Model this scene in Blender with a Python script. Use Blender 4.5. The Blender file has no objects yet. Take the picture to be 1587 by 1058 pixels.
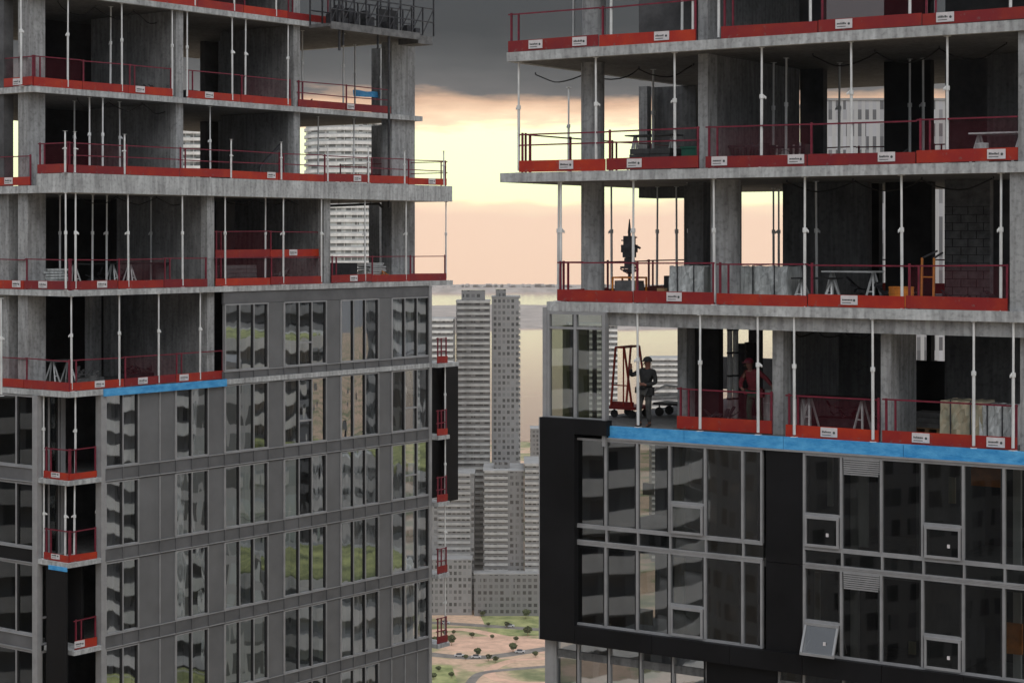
import bpy, math, random
from mathutils import Vector, Matrix
random.seed(7)
R = math.radians
sc = bpy.context.scene
COL = sc.collection

# ------------------------------------------------------------------ camera, world, fill lamp, exposure
EYE = 175.0          # eye height above the street
F = 3000.0           # focal length in picture pixels (picture 1587 wide)
YH = 370.0           # picture row of eye level
cam = bpy.data.cameras.new('camera'); co = bpy.data.objects.new('camera', cam); COL.objects.link(co)
co.location = (0, 0, EYE); co.rotation_euler = (R(90), 0, 0)
cam.sensor_width = 36; cam.lens = F / 1587 * 36; cam.shift_y = -(529 - YH) / 1587
cam.clip_start = 0.5; cam.clip_end = 60000
sc.camera = co
sc.view_settings.view_transform = 'Standard'; sc.view_settings.look = 'None'
sc.view_settings.exposure = 0.0; sc.view_settings.gamma = 1.0
sc.cycles.volume_bounces = 1; sc.cycles.transparent_max_bounces = 24
sc.cycles.max_bounces = 8; sc.cycles.diffuse_bounces = 3; sc.cycles.glossy_bounces = 4

W = bpy.data.worlds.new('World'); sc.world = W; W.use_nodes = True
def world():
    nt = W.node_tree; N = nt.nodes; L = nt.links; N.clear()
    out = N.new('ShaderNodeOutputWorld')
    tc = N.new('ShaderNodeTexCoord')
    sep = N.new('ShaderNodeSeparateXYZ'); L.new(tc.outputs['Generated'], sep.inputs[0])
    def math_(op, a, b=None, c=None):
        m = N.new('ShaderNodeMath'); m.operation = op
        for i, v in enumerate((a, b, c)):
            if v is None: continue
            if isinstance(v, (int, float)): m.inputs[i].default_value = v
            else: L.new(v, m.inputs[i])
        return m.outputs[0]
    # elevation in degrees, bent by cloud noise stretched along the horizon
    el = math_('MULTIPLY', math_('ARCSINE', sep.outputs[2]), 57.2958)
    mp = N.new('ShaderNodeMapping'); mp.inputs['Scale'].default_value = (9, 9, 55); L.new(tc.outputs['Generated'], mp.inputs[0])
    nz = N.new('ShaderNodeTexNoise'); nz.inputs['Scale'].default_value = 1.0; nz.inputs['Detail'].default_value = 6; nz.inputs['Roughness'].default_value = .55
    L.new(mp.outputs[0], nz.inputs['Vector'])
    mp2 = N.new('ShaderNodeMapping'); mp2.inputs['Scale'].default_value = (26, 26, 120); L.new(tc.outputs['Generated'], mp2.inputs[0])
    nz2 = N.new('ShaderNodeTexNoise'); nz2.inputs['Detail'].default_value = 5; L.new(mp2.outputs[0], nz2.inputs['Vector']); nz2.inputs['Scale'].default_value = 1
    e2 = math_('ADD', el, math_('MULTIPLY', math_('SUBTRACT', nz.outputs[0], .5), 1.7))
    e2 = math_('ADD', e2, math_('MULTIPLY', math_('SUBTRACT', nz2.outputs[0], .5), 0.7))
    t = math_('DIVIDE', math_('ADD', e2, 4.0), 14.0)         # -4..10 degrees -> 0..1
    cr = N.new('ShaderNodeValToRGB'); L.new(t, cr.inputs[0])
    def P(e): return max(0, min(1, (e + 4) / 14))
    stops = [(-4, (.80, .56, .40)), (-1.4, (1.06, .72, .50)), (0.5, (1.10, .76, .54)), (1.0, (1.15, .88, .60)), (1.2, (1.15, 1.25, .72)),
             (3.2, (1.15, 1.25, .74)), (3.4, (1.08, .78, .53)), (4.05, (.66, .42, .28)), (4.35, (.13, .125, .125)), (5.0, (.082, .082, .084)), (6.2, (.040, .040, .042)), (10, (.05, .05, .053))]
    el_ = cr.color_ramp.elements
    el_[0].position = P(stops[0][0]); el_[0].color = (*stops[0][1], 1)
    el_[1].position = P(stops[-1][0]); el_[1].color = (*stops[-1][1], 1)
    for e, c in stops[1:-1]:
        q = el_.new(P(e)); q.color = (*c, 1)
    # the rest of the dome: grey evening overcast, brighter overhead and behind the camera
    dome = N.new('ShaderNodeValToRGB'); L.new(math_('DIVIDE', math_('ADD', el, 10), 100), dome.inputs[0])
    d = dome.color_ramp.elements
    d[0].position = 0; d[0].color = (.11, .12, .13, 1); d[1].position = 1; d[1].color = (1.22, 1.28, 1.38, 1)
    q = d.new(.12); q.color = (.37, .395, .43, 1); q = d.new(.4); q.color = (.80, .84, .91, 1)
    dm = N.new('ShaderNodeMixRGB'); dm.blend_type = 'MULTIPLY'; dm.inputs[0].default_value = .5
    L.new(dome.outputs[0], dm.inputs[1]); L.new(nz.outputs[0], dm.inputs[2])
    # mask: sunset band only towards +Y and low
    az = N.new('ShaderNodeMapRange'); az.interpolation_type = 'SMOOTHSTEP'
    az.inputs['From Min'].default_value = .55; az.inputs['From Max'].default_value = .90
    L.new(sep.outputs[1], az.inputs['Value'])
    up = N.new('ShaderNodeMapRange'); up.interpolation_type = 'SMOOTHSTEP'
    up.inputs['From Min'].default_value = 24; up.inputs['From Max'].default_value = 10
    L.new(el, up.inputs['Value'])
    mask = math_('MULTIPLY', az.outputs[0], up.outputs[0])
    mx = N.new('ShaderNodeMixRGB'); L.new(mask, mx.inputs[0]); L.new(dm.outputs[0], mx.inputs[1]); L.new(cr.outputs[0], mx.inputs[2])
    bg = N.new('ShaderNodeBackground'); L.new(mx.outputs[0], bg.inputs[0]); bg.inputs[1].default_value = 1.12
    sky = N.new('ShaderNodeTexSky'); sky.sky_type = 'NISHITA'; sky.sun_disc = False
    sky.sun_elevation = R(35); sky.sun_rotation = R(200); sky.dust_density = 4
    bs = N.new('ShaderNodeBackground'); bs.inputs[1].default_value = .006; L.new(sky.outputs[0], bs.inputs[0])
    ad = N.new('ShaderNodeAddShader'); L.new(bg.outputs[0], ad.inputs[0]); L.new(bs.outputs[0], ad.inputs[1])
    L.new(ad.outputs[0], out.inputs[0])
world()
sl = bpy.data.lights.new('facade_fill', 'SUN'); sl.energy = 0.9; sl.angle = R(40); sl.color = (1, .985, .965)
so = bpy.data.objects.new('facade_fill', sl); COL.objects.link(so)
# soft lamp added high behind the camera to brighten the facades
so.rotation_euler = Vector((.18, -.66, .73)).to_track_quat('Z', 'Y').to_euler()

# ------------------------------------------------------------------ materials
def mat(name, col, rough=.7, metal=0, var=.0, scale=3, bump=0, stretch=(1, 1, 1), col2=None, spec=.5, coord='Object', lo=.35, hi=.65):
    m = bpy.data.materials.new(name); m.use_nodes = True
    nt = m.node_tree; N = nt.nodes; L = nt.links
    b = N['Principled BSDF']; b.inputs['Roughness'].default_value = rough; b.inputs['Metallic'].default_value = metal
    b.inputs['Base Color'].default_value = (*col, 1); b.inputs['Specular IOR Level'].default_value = spec
    if var or col2 or bump:
        tc = N.new('ShaderNodeTexCoord'); mp = N.new('ShaderNodeMapping'); mp.inputs['Scale'].default_value = stretch
        L.new(tc.outputs[coord], mp.inputs[0])
        nz = N.new('ShaderNodeTexNoise'); nz.inputs['Scale'].default_value = scale; nz.inputs['Detail'].default_value = 6; nz.inputs['Roughness'].default_value = .65
        L.new(mp.outputs[0], nz.inputs['Vector'])
        cr = N.new('ShaderNodeValToRGB'); L.new(nz.outputs[0], cr.inputs[0])
        c2 = col2 if col2 else tuple(c * (1 + var) for c in col)
        c1 = col if col2 else tuple(c * (1 - var) for c in col)
        cr.color_ramp.elements[0].position = lo; cr.color_ramp.elements[0].color = (*c1, 1)
        cr.color_ramp.elements[1].position = hi; cr.color_ramp.elements[1].color = (*c2, 1)
        L.new(cr.outputs[0], b.inputs['Base Color'])
        if bump:
            bp = N.new('ShaderNodeBump'); bp.inputs['Strength'].default_value = bump; bp.inputs['Distance'].default_value = .02
            n2 = N.new('ShaderNodeTexNoise'); n2.inputs['Scale'].default_value = scale * 6; n2.inputs['Detail'].default_value = 4
            L.new(mp.outputs[0], n2.inputs['Vector'])
            L.new(n2.outputs[0], bp.inputs['Height']); L.new(bp.outputs[0], b.inputs['Normal'])
    return m
M = {}
def concrete(name, c, var=.28):
    # board-marked cast concrete: cloudy grey, drip streaks, pitting
    m = mat(name, c, .85, var=var, scale=.9, bump=.5)
    nt = m.node_tree; N = nt.nodes; L = nt.links; b = N['Principled BSDF']
    base = b.inputs['Base Color'].links[0].from_socket
    tc = N.new('ShaderNodeTexCoord'); mp = N.new('ShaderNodeMapping'); mp.inputs['Scale'].default_value = (5, 5, .5); L.new(tc.outputs['Object'], mp.inputs[0])
    nz = N.new('ShaderNodeTexNoise'); nz.inputs['Scale'].default_value = 1.6; nz.inputs['Detail'].default_value = 5; L.new(mp.outputs[0], nz.inputs['Vector'])
    cr = N.new('ShaderNodeValToRGB'); cr.color_ramp.elements[0].position = .38; cr.color_ramp.elements[0].color = (.74, .73, .72, 1)
    cr.color_ramp.elements[1].position = .6; cr.color_ramp.elements[1].color = (1.08, 1.08, 1.06, 1); L.new(nz.outputs[0], cr.inputs[0])
    n3 = N.new('ShaderNodeTexNoise'); n3.inputs['Scale'].default_value = 9; n3.inputs['Detail'].default_value = 3; L.new(tc.outputs['Object'], n3.inputs['Vector'])
    c3 = N.new('ShaderNodeValToRGB'); c3.color_ramp.elements[0].position = .3; c3.color_ramp.elements[0].color = (.7, .7, .7, 1)
    c3.color_ramp.elements[1].position = .5; c3.color_ramp.elements[1].color = (1, 1, 1, 1); L.new(n3.outputs[0], c3.inputs[0])
    a = N.new('ShaderNodeMixRGB'); a.blend_type = 'MULTIPLY'; a.inputs[0].default_value = 1; L.new(base, a.inputs[1]); L.new(cr.outputs[0], a.inputs[2])
    a2 = N.new('ShaderNodeMixRGB'); a2.blend_type = 'MULTIPLY'; a2.inputs[0].default_value = 1; L.new(a.outputs[0], a2.inputs[1]); L.new(c3.outputs[0], a2.inputs[2])
    L.new(a2.outputs[0], b.inputs['Base Color'])
    return m
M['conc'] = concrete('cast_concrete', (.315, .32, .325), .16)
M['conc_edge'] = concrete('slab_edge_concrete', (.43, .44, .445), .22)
M['conc_mid'] = concrete('shaded_wall_concrete', (.19, .192, .195), .2)  # darker copy of the cast concrete, interior dimness put into the colour
M['conc_in'] = concrete('shaded_interior_concrete', (.125, .127, .13), .2)  # same concrete darker still, shade of rooms and soffits painted in
M['dark'] = mat('dark_and_deep_shade', (.018, .018, .019), .85, var=.5, scale=1.5)  # on deep core walls this near-black paints in the interior gloom
M['core'] = mat('shaded_core_wall', (.082, .082, .085), .85, var=.35, scale=1.2, bump=.3)  # core walls darkened in colour to look deep in shade
M['board'] = mat('red_toe_board', (.27, .007, .006), .5, var=.35, scale=1.6, col2=(.36, .018, .003), lo=.4, hi=.7)
M['rail'] = mat('red_rail_paint', (.15, .008, .024), .5, var=.3, scale=5)
M['steel'] = mat('galvanised_prop', (.68, .69, .68), .5, .15, var=.22, scale=4)
M['dsteel'] = mat('dark_steel', (.06, .06, .065), .5, .6, var=.4, scale=4)
M['alu'] = mat('mullion_aluminium', (.34, .34, .345), .4, .3, var=.12, scale=2)
M['spandrel'] = mat('spandrel_grey', (.115, .116, .12), .35, .0, var=.22, scale=.7)
M['panel'] = mat('grey_infill_panel', (.135, .137, .14), .4, .0, var=.16, scale=.5)
M['black'] = mat('black_cladding', (.0075, .0075, .0085), .5, var=.35, scale=.6, bump=.05, spec=.2)
M['blue'] = mat('blue_membrane', (.02, .24, .56), .5, scale=2.5, col2=(.10, .42, .75), stretch=(1, 1, 2), bump=.5)
M['sign'] = mat('sign_white', (.62, .58, .58), .5, var=.1, scale=6)
M['ink'] = mat('sign_ink', (.05, .06, .06), .6)
M['white'] = mat('wrap_white', (.50, .52, .51), .35, var=.35, scale=2.5, stretch=(3, 3, .7), bump=.6)
M['wrap_y'] = mat('yellow_wrap', (.30, .30, .22), .4, scale=2.5, col2=(.44, .36, .24), stretch=(3, 3, 1), bump=.4)
M['wood'] = mat('timber', (.33, .2, .1), .7, var=.35, scale=3, stretch=(1, 6, 6))
M['green'] = mat('green_bin_paint', (.01, .13, .08), .5, var=.3, scale=2)
M['orange'] = mat('orange_paint', (.62, .20, .02), .5, var=.3, scale=3)
M['brick'] = mat('clay_block', (.26, .12, .10), .8, var=.3, scale=5)
M['grey'] = mat('grey_block', (.13, .13, .13), .8, var=.35, scale=4)
M['cloth'] = mat('dark_workwear', (.012, .013, .014), .9, var=.5, scale=9)
M['cloth2'] = mat('grey_workwear', (.045, .045, .043), .9, var=.5, scale=9)
M['skin'] = mat('skin', (.16, .07, .05), .6)
M['hood'] = mat('red_workwear', (.13, .010, .018), .8, var=.3, scale=8)
M['greencloth'] = mat('green_workwear', (.012, .05, .03), .9, var=.4, scale=8)
M['boot'] = mat('boot_leather', (.02, .015, .012), .7)
M['drywall'] = mat('pale_drywall', (.42, .42, .41), .8, var=.14, scale=1.5, stretch=(3, 3, .5))
M['foliage'] = mat('foliage', (.06, .085, .03), .9, col2=(.12, .14, .05), scale=.3)
M['carw'] = mat('car_paint_white', (.6, .6, .6), .3); M['card'] = mat('car_paint_dark', (.05, .06, .08), .3); M['tyre'] = mat('tyre', (.02, .02, .02), .9)
def glass_mat(name, refl, tint, wav, sc_=.8):
    m = bpy.data.materials.new(name); m.use_nodes = True; nt = m.node_tree; N = nt.nodes; L = nt.links; N.clear()
    o = N.new('ShaderNodeOutputMaterial'); g = N.new('ShaderNodeBsdfGlossy'); g.inputs['Roughness'].default_value = .015; g.inputs['Color'].default_value = (.93, .95, .97, 1)
    tr = N.new('ShaderNodeBsdfTransparent'); tr.inputs[0].default_value = (*tint, 1)
    mx = N.new('ShaderNodeMixShader'); fr = N.new('ShaderNodeLayerWeight'); fr.inputs[0].default_value = .2
    mr = N.new('ShaderNodeMapRange'); mr.inputs['To Min'].default_value = refl; mr.inputs['To Max'].default_value = 1; L.new(fr.outputs['Fresnel'], mr.inputs['Value'])
    tc = N.new('ShaderNodeTexCoord'); mp = N.new('ShaderNodeMapping'); mp.inputs['Scale'].default_value = (1, 1, .35); L.new(tc.outputs['Object'], mp.inputs[0])
    nz = N.new('ShaderNodeTexNoise'); nz.inputs['Scale'].default_value = sc_; nz.inputs['Detail'].default_value = 2; L.new(mp.outputs[0], nz.inputs['Vector'])
    bp = N.new('ShaderNodeBump'); bp.inputs['Strength'].default_value = 1; bp.inputs['Distance'].default_value = wav; L.new(nz.outputs[0], bp.inputs['Height'])
    L.new(bp.outputs[0], g.inputs['Normal']); L.new(mr.outputs[0], mx.inputs[0]); L.new(tr.outputs[0], mx.inputs[1]); L.new(g.outputs[0], mx.inputs[2]); L.new(mx.outputs[0], o.inputs[0])
    return m
M['glass'] = glass_mat('reflective_glass', .42, (.40, .42, .43), .0075, .8)
M['glass_dark'] = glass_mat('dark_glass', .15, (.38, .40, .38), .004, .5)
M['glass_mid'] = glass_mat('bronze_glass', .21, (.38, .40, .38), .004, .5)
M['glass_clear'] = glass_mat('corner_glass', .30, (.40, .44, .38), .006, .6)
def net_mat():
    m = bpy.data.materials.new('debris_net'); m.use_nodes = True; nt = m.node_tree; N = nt.nodes; L = nt.links
    b = N['Principled BSDF']; b.inputs['Base Color'].default_value = (.20, .010, .03, 1); b.inputs['Roughness'].default_value = .8
    o = N['Material Output']; tr = N.new('ShaderNodeBsdfTransparent'); mx = N.new('ShaderNodeMixShader'); mx.inputs[0].default_value = .11
    L.new(tr.outputs[0], mx.inputs[1]); L.new(b.outputs[0], mx.inputs[2]); L.new(mx.outputs[0], o.inputs[0]); return m
M['net'] = net_mat()
def vary_board():
    nt = M['board'].node_tree; N = nt.nodes; L = nt.links; b = N['Principled BSDF']; base = b.inputs['Base Color'].links[0].from_socket
    oi = N.new('ShaderNodeObjectInfo'); cr = N.new('ShaderNodeValToRGB'); L.new(oi.outputs['Random'], cr.inputs[0]); e = cr.color_ramp.elements
    e[0].color = (.6, .6, 2.0, 1); e[1].color = (1.3, 2.0, .7, 1)
    mx = N.new('ShaderNodeMixRGB'); mx.blend_type = 'MULTIPLY'; mx.inputs[0].default_value = 1; L.new(base, mx.inputs[1]); L.new(cr.outputs[0], mx.inputs[2])
    tc = N.new('ShaderNodeTexCoord'); nz = N.new('ShaderNodeTexNoise'); nz.inputs['Scale'].default_value = 7; nz.inputs['Detail'].default_value = 5; L.new(tc.outputs['Object'], nz.inputs['Vector'])
    c2 = N.new('ShaderNodeValToRGB'); c2.color_ramp.elements[0].position = .62; c2.color_ramp.elements[0].color = (0, 0, 0, 1); c2.color_ramp.elements[1].position = .72; c2.color_ramp.elements[1].color = (.6, .6, .6, 1); L.new(nz.outputs[0], c2.inputs[0])
    m2 = N.new('ShaderNodeMixRGB'); L.new(c2.outputs[0], m2.inputs[0]); L.new(mx.outputs[0], m2.inputs[1]); m2.inputs[2].default_value = (.16, .12, .11, 1); L.new(m2.outputs[0], b.inputs['Base Color'])
vary_board()
M['olive'] = mat('olive_reflection_and_board', (.12, .13, .03), .8, var=.3, scale=2)

# ------------------------------------------------------------------ mesh helpers
class MB:
    def __init__(s): s.v = []; s.f = []
    def box(s, x0, x1, y0, y1, z0, z1):
        if x1 < x0: x0, x1 = x1, x0
        if y1 < y0: y0, y1 = y1, y0
        if z1 < z0: z0, z1 = z1, z0
        b = len(s.v)
        s.v += [(x0,y0,z0),(x1,y0,z0),(x1,y1,z0),(x0,y1,z0),(x0,y0,z1),(x1,y0,z1),(x1,y1,z1),(x0,y1,z1)]
        s.f += [(b,b+3,b+2,b+1),(b+4,b+5,b+6,b+7),(b,b+1,b+5,b+4),(b+1,b+2,b+6,b+5),(b+2,b+3,b+7,b+6),(b+3,b,b+4,b+7)]
        return s
    def cyl(s, p, q, r, n=8, r2=None):
        p = Vector(p); q = Vector(q); d = (q - p).normalized(); r2 = r if r2 is None else r2
        a = d.orthogonal().normalized(); c = d.cross(a); b = len(s.v)
        for i in range(n):
            w = a * math.cos(2*math.pi*i/n) + c * math.sin(2*math.pi*i/n)
            s.v += [tuple(p + w*r), tuple(q + w*r2)]
        for i in range(n):
            j = (i+1) % n; s.f.append((b+2*i, b+2*j, b+2*j+1, b+2*i+1))
        s.f.append(tuple(b+2*i for i in range(n))[::-1]); s.f.append(tuple(b+2*i+1 for i in range(n)))
        return s
    def beam(s, p, q, w, h):      # rectangular bar between two points
        p = Vector(p); q = Vector(q); d = (q-p).normalized(); up = Vector((0,0,1))
        if abs(d.z) > .95: up = Vector((0,1,0))
        a = d.cross(up).normalized()*w/2; c = a.normalized().cross(d).normalized()*h/2; b = len(s.v)
        for e in (p, q): s.v += [tuple(e+a+c), tuple(e-a+c), tuple(e-a-c), tuple(e+a-c)]
        s.f += [(b,b+1,b+2,b+3),(b+7,b+6,b+5,b+4)] + [(b+i, b+4+i, b+4+(i+1)%4, b+(i+1)%4) for i in range(4)]
        return s
    def prism(s, pts, z0, z1):    # pts counter-clockwise
        b = len(s.v); n = len(pts)
        s.v += [(x,y,z0) for x,y in pts] + [(x,y,z1) for x,y in pts]
        s.f += [tuple(range(b,b+n))[::-1], tuple(range(b+n,b+2*n))] + [(b+i, b+(i+1)%n, b+n+(i+1)%n, b+n+i) for i in range(n)]
        return s
    def quad(s, a, b_, c, d):
        b = len(s.v); s.v += [a,b_,c,d]; s.f.append((b,b+1,b+2,b+3)); return s
    def obj(s, name, m, parent=None, smooth=False):
        me = bpy.data.meshes.new(name); me.from_pydata(s.v, [], s.f); me.materials.append(M[m] if isinstance(m, str) else m)
        if smooth: me.shade_smooth()
        me.update(); o = bpy.data.objects.new(name, me); COL.objects.link(o)
        if parent: o.parent = parent
        return o
class Frame:
    def __init__(s, px, Y, u):
        s.O = Vector(((px-793.5)/F*Y, Y)); s.u = Vector(u).normalized(); s.n = Vector((-s.u.y, s.u.x)); s.rz = math.atan2(s.u.y, s.u.x)
    def w(s, a, t): return s.O + s.u*a + s.n*t
    def s_at(s, px, t=0):         # where the vertical line seen at this picture column meets the plane at depth t
        k = (px-793.5)/F; return (k*(s.O.y+s.n.y*t) - s.O.x - s.n.x*t) / (s.u.x - k*s.u.y)
    def t_at(s, px, a=0):
        k = (px-793.5)/F; return (k*(s.O.y+s.u.y*a) - s.O.x - s.u.x*a) / (s.n.x - k*s.n.y)
    def z_at(s, px, py, t=0): return EYE + (YH-py)/F * s.w(s.s_at(px, t), t).y
def setp(o, label, cat, group=None, kind=None):
    if label: o['label'] = label
    if cat: o['category'] = cat
    if group: o['group'] = group
    if kind: o['kind'] = kind
    return o
def thing(name, label, cat, loc, rz=0, group=None):
    o = bpy.data.objects.new(name, None); o.empty_display_size = .2; COL.objects.link(o); o.location = loc; o.rotation_euler = (0,0,rz)
    return setp(o, label, cat, group)
def at(fr, name, label, cat, s_, t, z, group=None, rot=0):
    p = fr.w(s_, t); return thing(name, label, cat, (p.x, p.y, z), fr.rz+rot, group)
def copy_thing(root, label=None, group=None):
    r = root.copy(); COL.objects.link(r)
    for ch in list(root.children):
        c = ch.copy(); COL.objects.link(c); c.parent = r
        for g in list(ch.children):
            d = g.copy(); COL.objects.link(d); d.parent = c
    if label: r['label'] = label
    if group: r['group'] = group
    return r
ORD = ['first','second','third','fourth','fifth','sixth','seventh','eighth','ninth','tenth','eleventh','twelfth','thirteenth','fourteenth','fifteenth']

LF = Frame(106, 63, (.6028, .7979))     # left tower: s along its right-hand face, t inward
RF = Frame(1000, 48, (.8317, -.5552))   # right tower: s to the right and nearer, t inward

# ------------------------------------------------------------------ levels
zl = {'a': LF.z_at(400, 23, 1.8), 'b': LF.z_at(239, 147.8, 1.8), 'c': LF.z_at(104, 268), 'd': LF.z_at(106, 450.5), 'e': LF.z_at(108, 607.5),
      'f': LF.z_at(160, 739), 'g': LF.z_at(160, 864), 'h': LF.z_at(160, 999), 'i': LF.z_at(500, 1041)}
zl['aa'] = zl['a'] + 2.75; zl['j'] = zl['i'] - 2.75
zr = {2: RF.z_at(1190, 55.7), 3: RF.z_at(1190, 259), 4: RF.z_at(1190, 474.5), 5: RF.z_at(1190, 676.5), 6: RF.z_at(1190, 866), 7: RF.z_at(1190, 1052)}
zr[1] = zr[2] + 3.2
SW = {'aa': LF.s_at(655,1.8), 'a': LF.s_at(655,1.8), 'b': LF.s_at(655,1.8), 'c': LF.s_at(701), 'd': LF.s_at(702), 'e': LF.s_at(666)}
SEND = LF.s_at(665.5)

# ------------------------------------------------------------------ LEFT TOWER
LT = thing('tower', 'unfinished concrete tower on the left with open upper storeys above grey glass curtain walling', 'building', (LF.O.x, LF.O.y, 0), LF.rz)
DL = 15.0
TH = {'aa': .2, 'a': .2, 'b': .2, 'c': .63, 'd': .19, 'e': .18, 'f': .16, 'g': .16}
def left_slab(k, t0, s1, s0=0.0):
    z = zl[k]; MB().box(s0+.2, s1-.2, t0+.2, DL, z-TH[k]+.002, z-.002).obj('floor_slab', 'conc_in', LT)  # slab body painted darker than its edge for the shaded soffit
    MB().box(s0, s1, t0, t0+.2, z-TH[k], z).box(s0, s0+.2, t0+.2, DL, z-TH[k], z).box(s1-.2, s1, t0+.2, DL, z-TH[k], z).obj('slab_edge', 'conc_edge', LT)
left_slab('aa', 1.8, SW['aa']); left_slab('a', 1.8, SW['a']); left_slab('b', 1.8, SW['b'])
zc2 = EYE + (YH-288)/F*LF.w(0, LF.t_at(47)).y
MB().box(0, SW['c'], 0, 1.6, zl['c']-.63, zl['c']).obj('slab_edge', 'conc_edge', LT)
MB().box(0, .2, 1.601, DL, zl['c']-.63, zl['c']-.38).obj('slab_edge', 'conc_edge', LT)
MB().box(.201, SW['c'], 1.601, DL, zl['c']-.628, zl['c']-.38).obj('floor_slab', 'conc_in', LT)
left_slab('d', 0, SW['d'])
left_slab('e', 0, SEND, 0)
for k in 'fghij':
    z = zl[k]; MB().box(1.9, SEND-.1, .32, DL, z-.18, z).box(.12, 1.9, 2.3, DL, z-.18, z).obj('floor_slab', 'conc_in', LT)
# walls running inward from the edge, end faces towards the viewer
def lwall(px0, px1, t0, t1, zb, zt):
    a, b = LF.s_at(px0, t0), LF.s_at(px1, t0); MB().box(a, b, t0, t0+.3, zb, zt).obj('column', 'conc', LT)
    MB().box(a+.02, b-.02, t0+.3, t1, zb, zt).obj('shear_wall', 'conc_mid', LT)  # wall side darker than its end face, interior shade in the colour
st = [('a','aa'), ('b','a'), ('c','b')]
for lo, hi in st:
    zb = zl[lo] - (.38 if lo == 'c' else 0); zt = zl[hi]-TH[hi]
    lwall(273, 284, 2.0, 6.6, zb, zt); lwall(455, 465, 2.0, 6.0, zb, zt)
    MB().box(LF.s_at(43, 2.3), LF.s_at(70, 2.3), 2.3, 2.8, zb, zt).obj('column', 'conc', LT)
    # core walls seen deep inside; gaps between them are the see-through openings
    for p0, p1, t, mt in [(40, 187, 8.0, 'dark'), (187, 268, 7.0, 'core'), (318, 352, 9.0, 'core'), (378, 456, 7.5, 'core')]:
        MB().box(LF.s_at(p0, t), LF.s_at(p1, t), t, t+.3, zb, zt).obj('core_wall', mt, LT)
    MB().box(LF.s_at(354, 8), LF.s_at(376, 8), 8, 8.6, zb, zt).obj('column', 'conc', LT)
    if lo != 'a':
        MB().box(LF.s_at(592, 5.), LF.s_at(606, 5.), 5., 5.6, zb, zt).obj('column', 'conc', LT)
    MB().box(0.1, 0.5, LF.t_at(-25), LF.t_at(2), zb, zt).obj('shear_wall', 'core', LT)
for lo, hi in [('d','c'), ('e','d')]:
    zb = zl[lo]; zt = zl[hi]-TH[hi]
    lwall(321, 332, .25, 5.0, zb, zt)
    if lo == 'd': lwall(502, 512, .25, 5.0, zb, zt)
    MB().box(LF.s_at(43, 2.3), LF.s_at(71, 2.3), 2.3, 2.8, zb, zt).obj('column', 'conc', LT)
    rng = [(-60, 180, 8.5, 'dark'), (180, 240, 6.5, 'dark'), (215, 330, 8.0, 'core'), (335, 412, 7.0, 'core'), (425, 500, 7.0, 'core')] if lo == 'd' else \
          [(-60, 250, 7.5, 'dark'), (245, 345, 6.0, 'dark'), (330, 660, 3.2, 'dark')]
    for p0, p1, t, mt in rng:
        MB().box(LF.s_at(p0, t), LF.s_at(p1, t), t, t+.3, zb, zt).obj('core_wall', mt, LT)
    MB().box(0.3, 0.7, LF.t_at(2), LF.t_at(2)+.5, zb, zt).obj('column', 'conc', LT)
    if lo == 'e':
        for p0, p1 in ((143, 157), (172, 184)):
            MB().box(LF.s_at(p0, 4.5), LF.s_at(p1, 4.5), 4.5, 4.9, zb, zt).obj('column', 'conc', LT)
    if lo == 'd':
        MB().box(LF.s_at(588, 5), LF.s_at(604, 5), 5, 5.6, zb, zt).obj('column', 'conc', LT)
        MB().box(LF.s_at(396, 5), LF.s_at(406, 5), 5, 5.4, zb, zt).obj('column', 'conc', LT)
# tall pier with a toothed edge at the right end
pz0 = zl['d']; pz1 = LF.z_at(626, 48, 2.0)
s0, s1 = LF.s_at(607, 2.05), LF.s_at(643, 2.05)
for (zb, zt) in ((zl['d'], zl['c']-.63), (zl['c'], zl['b']-.2), (zl['b'], zl['a']-.35)):
    m = MB().box(s0, s1, 2.05, 2.6, zb, zt)
    z = zb + .15
    while z < zt-.15: m.box(s1, s1+.10, 2.2, 2.35, z, z+.07); z += .22
    m.obj('pier', 'conc', LT)
# blue membrane strip on slab edge e
MB().box(LF.s_at(160), LF.s_at(350), -.06, -.005, zl['e']-.23, zl['e']+.02).obj('edge_membrane', 'blue', LT)

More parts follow.
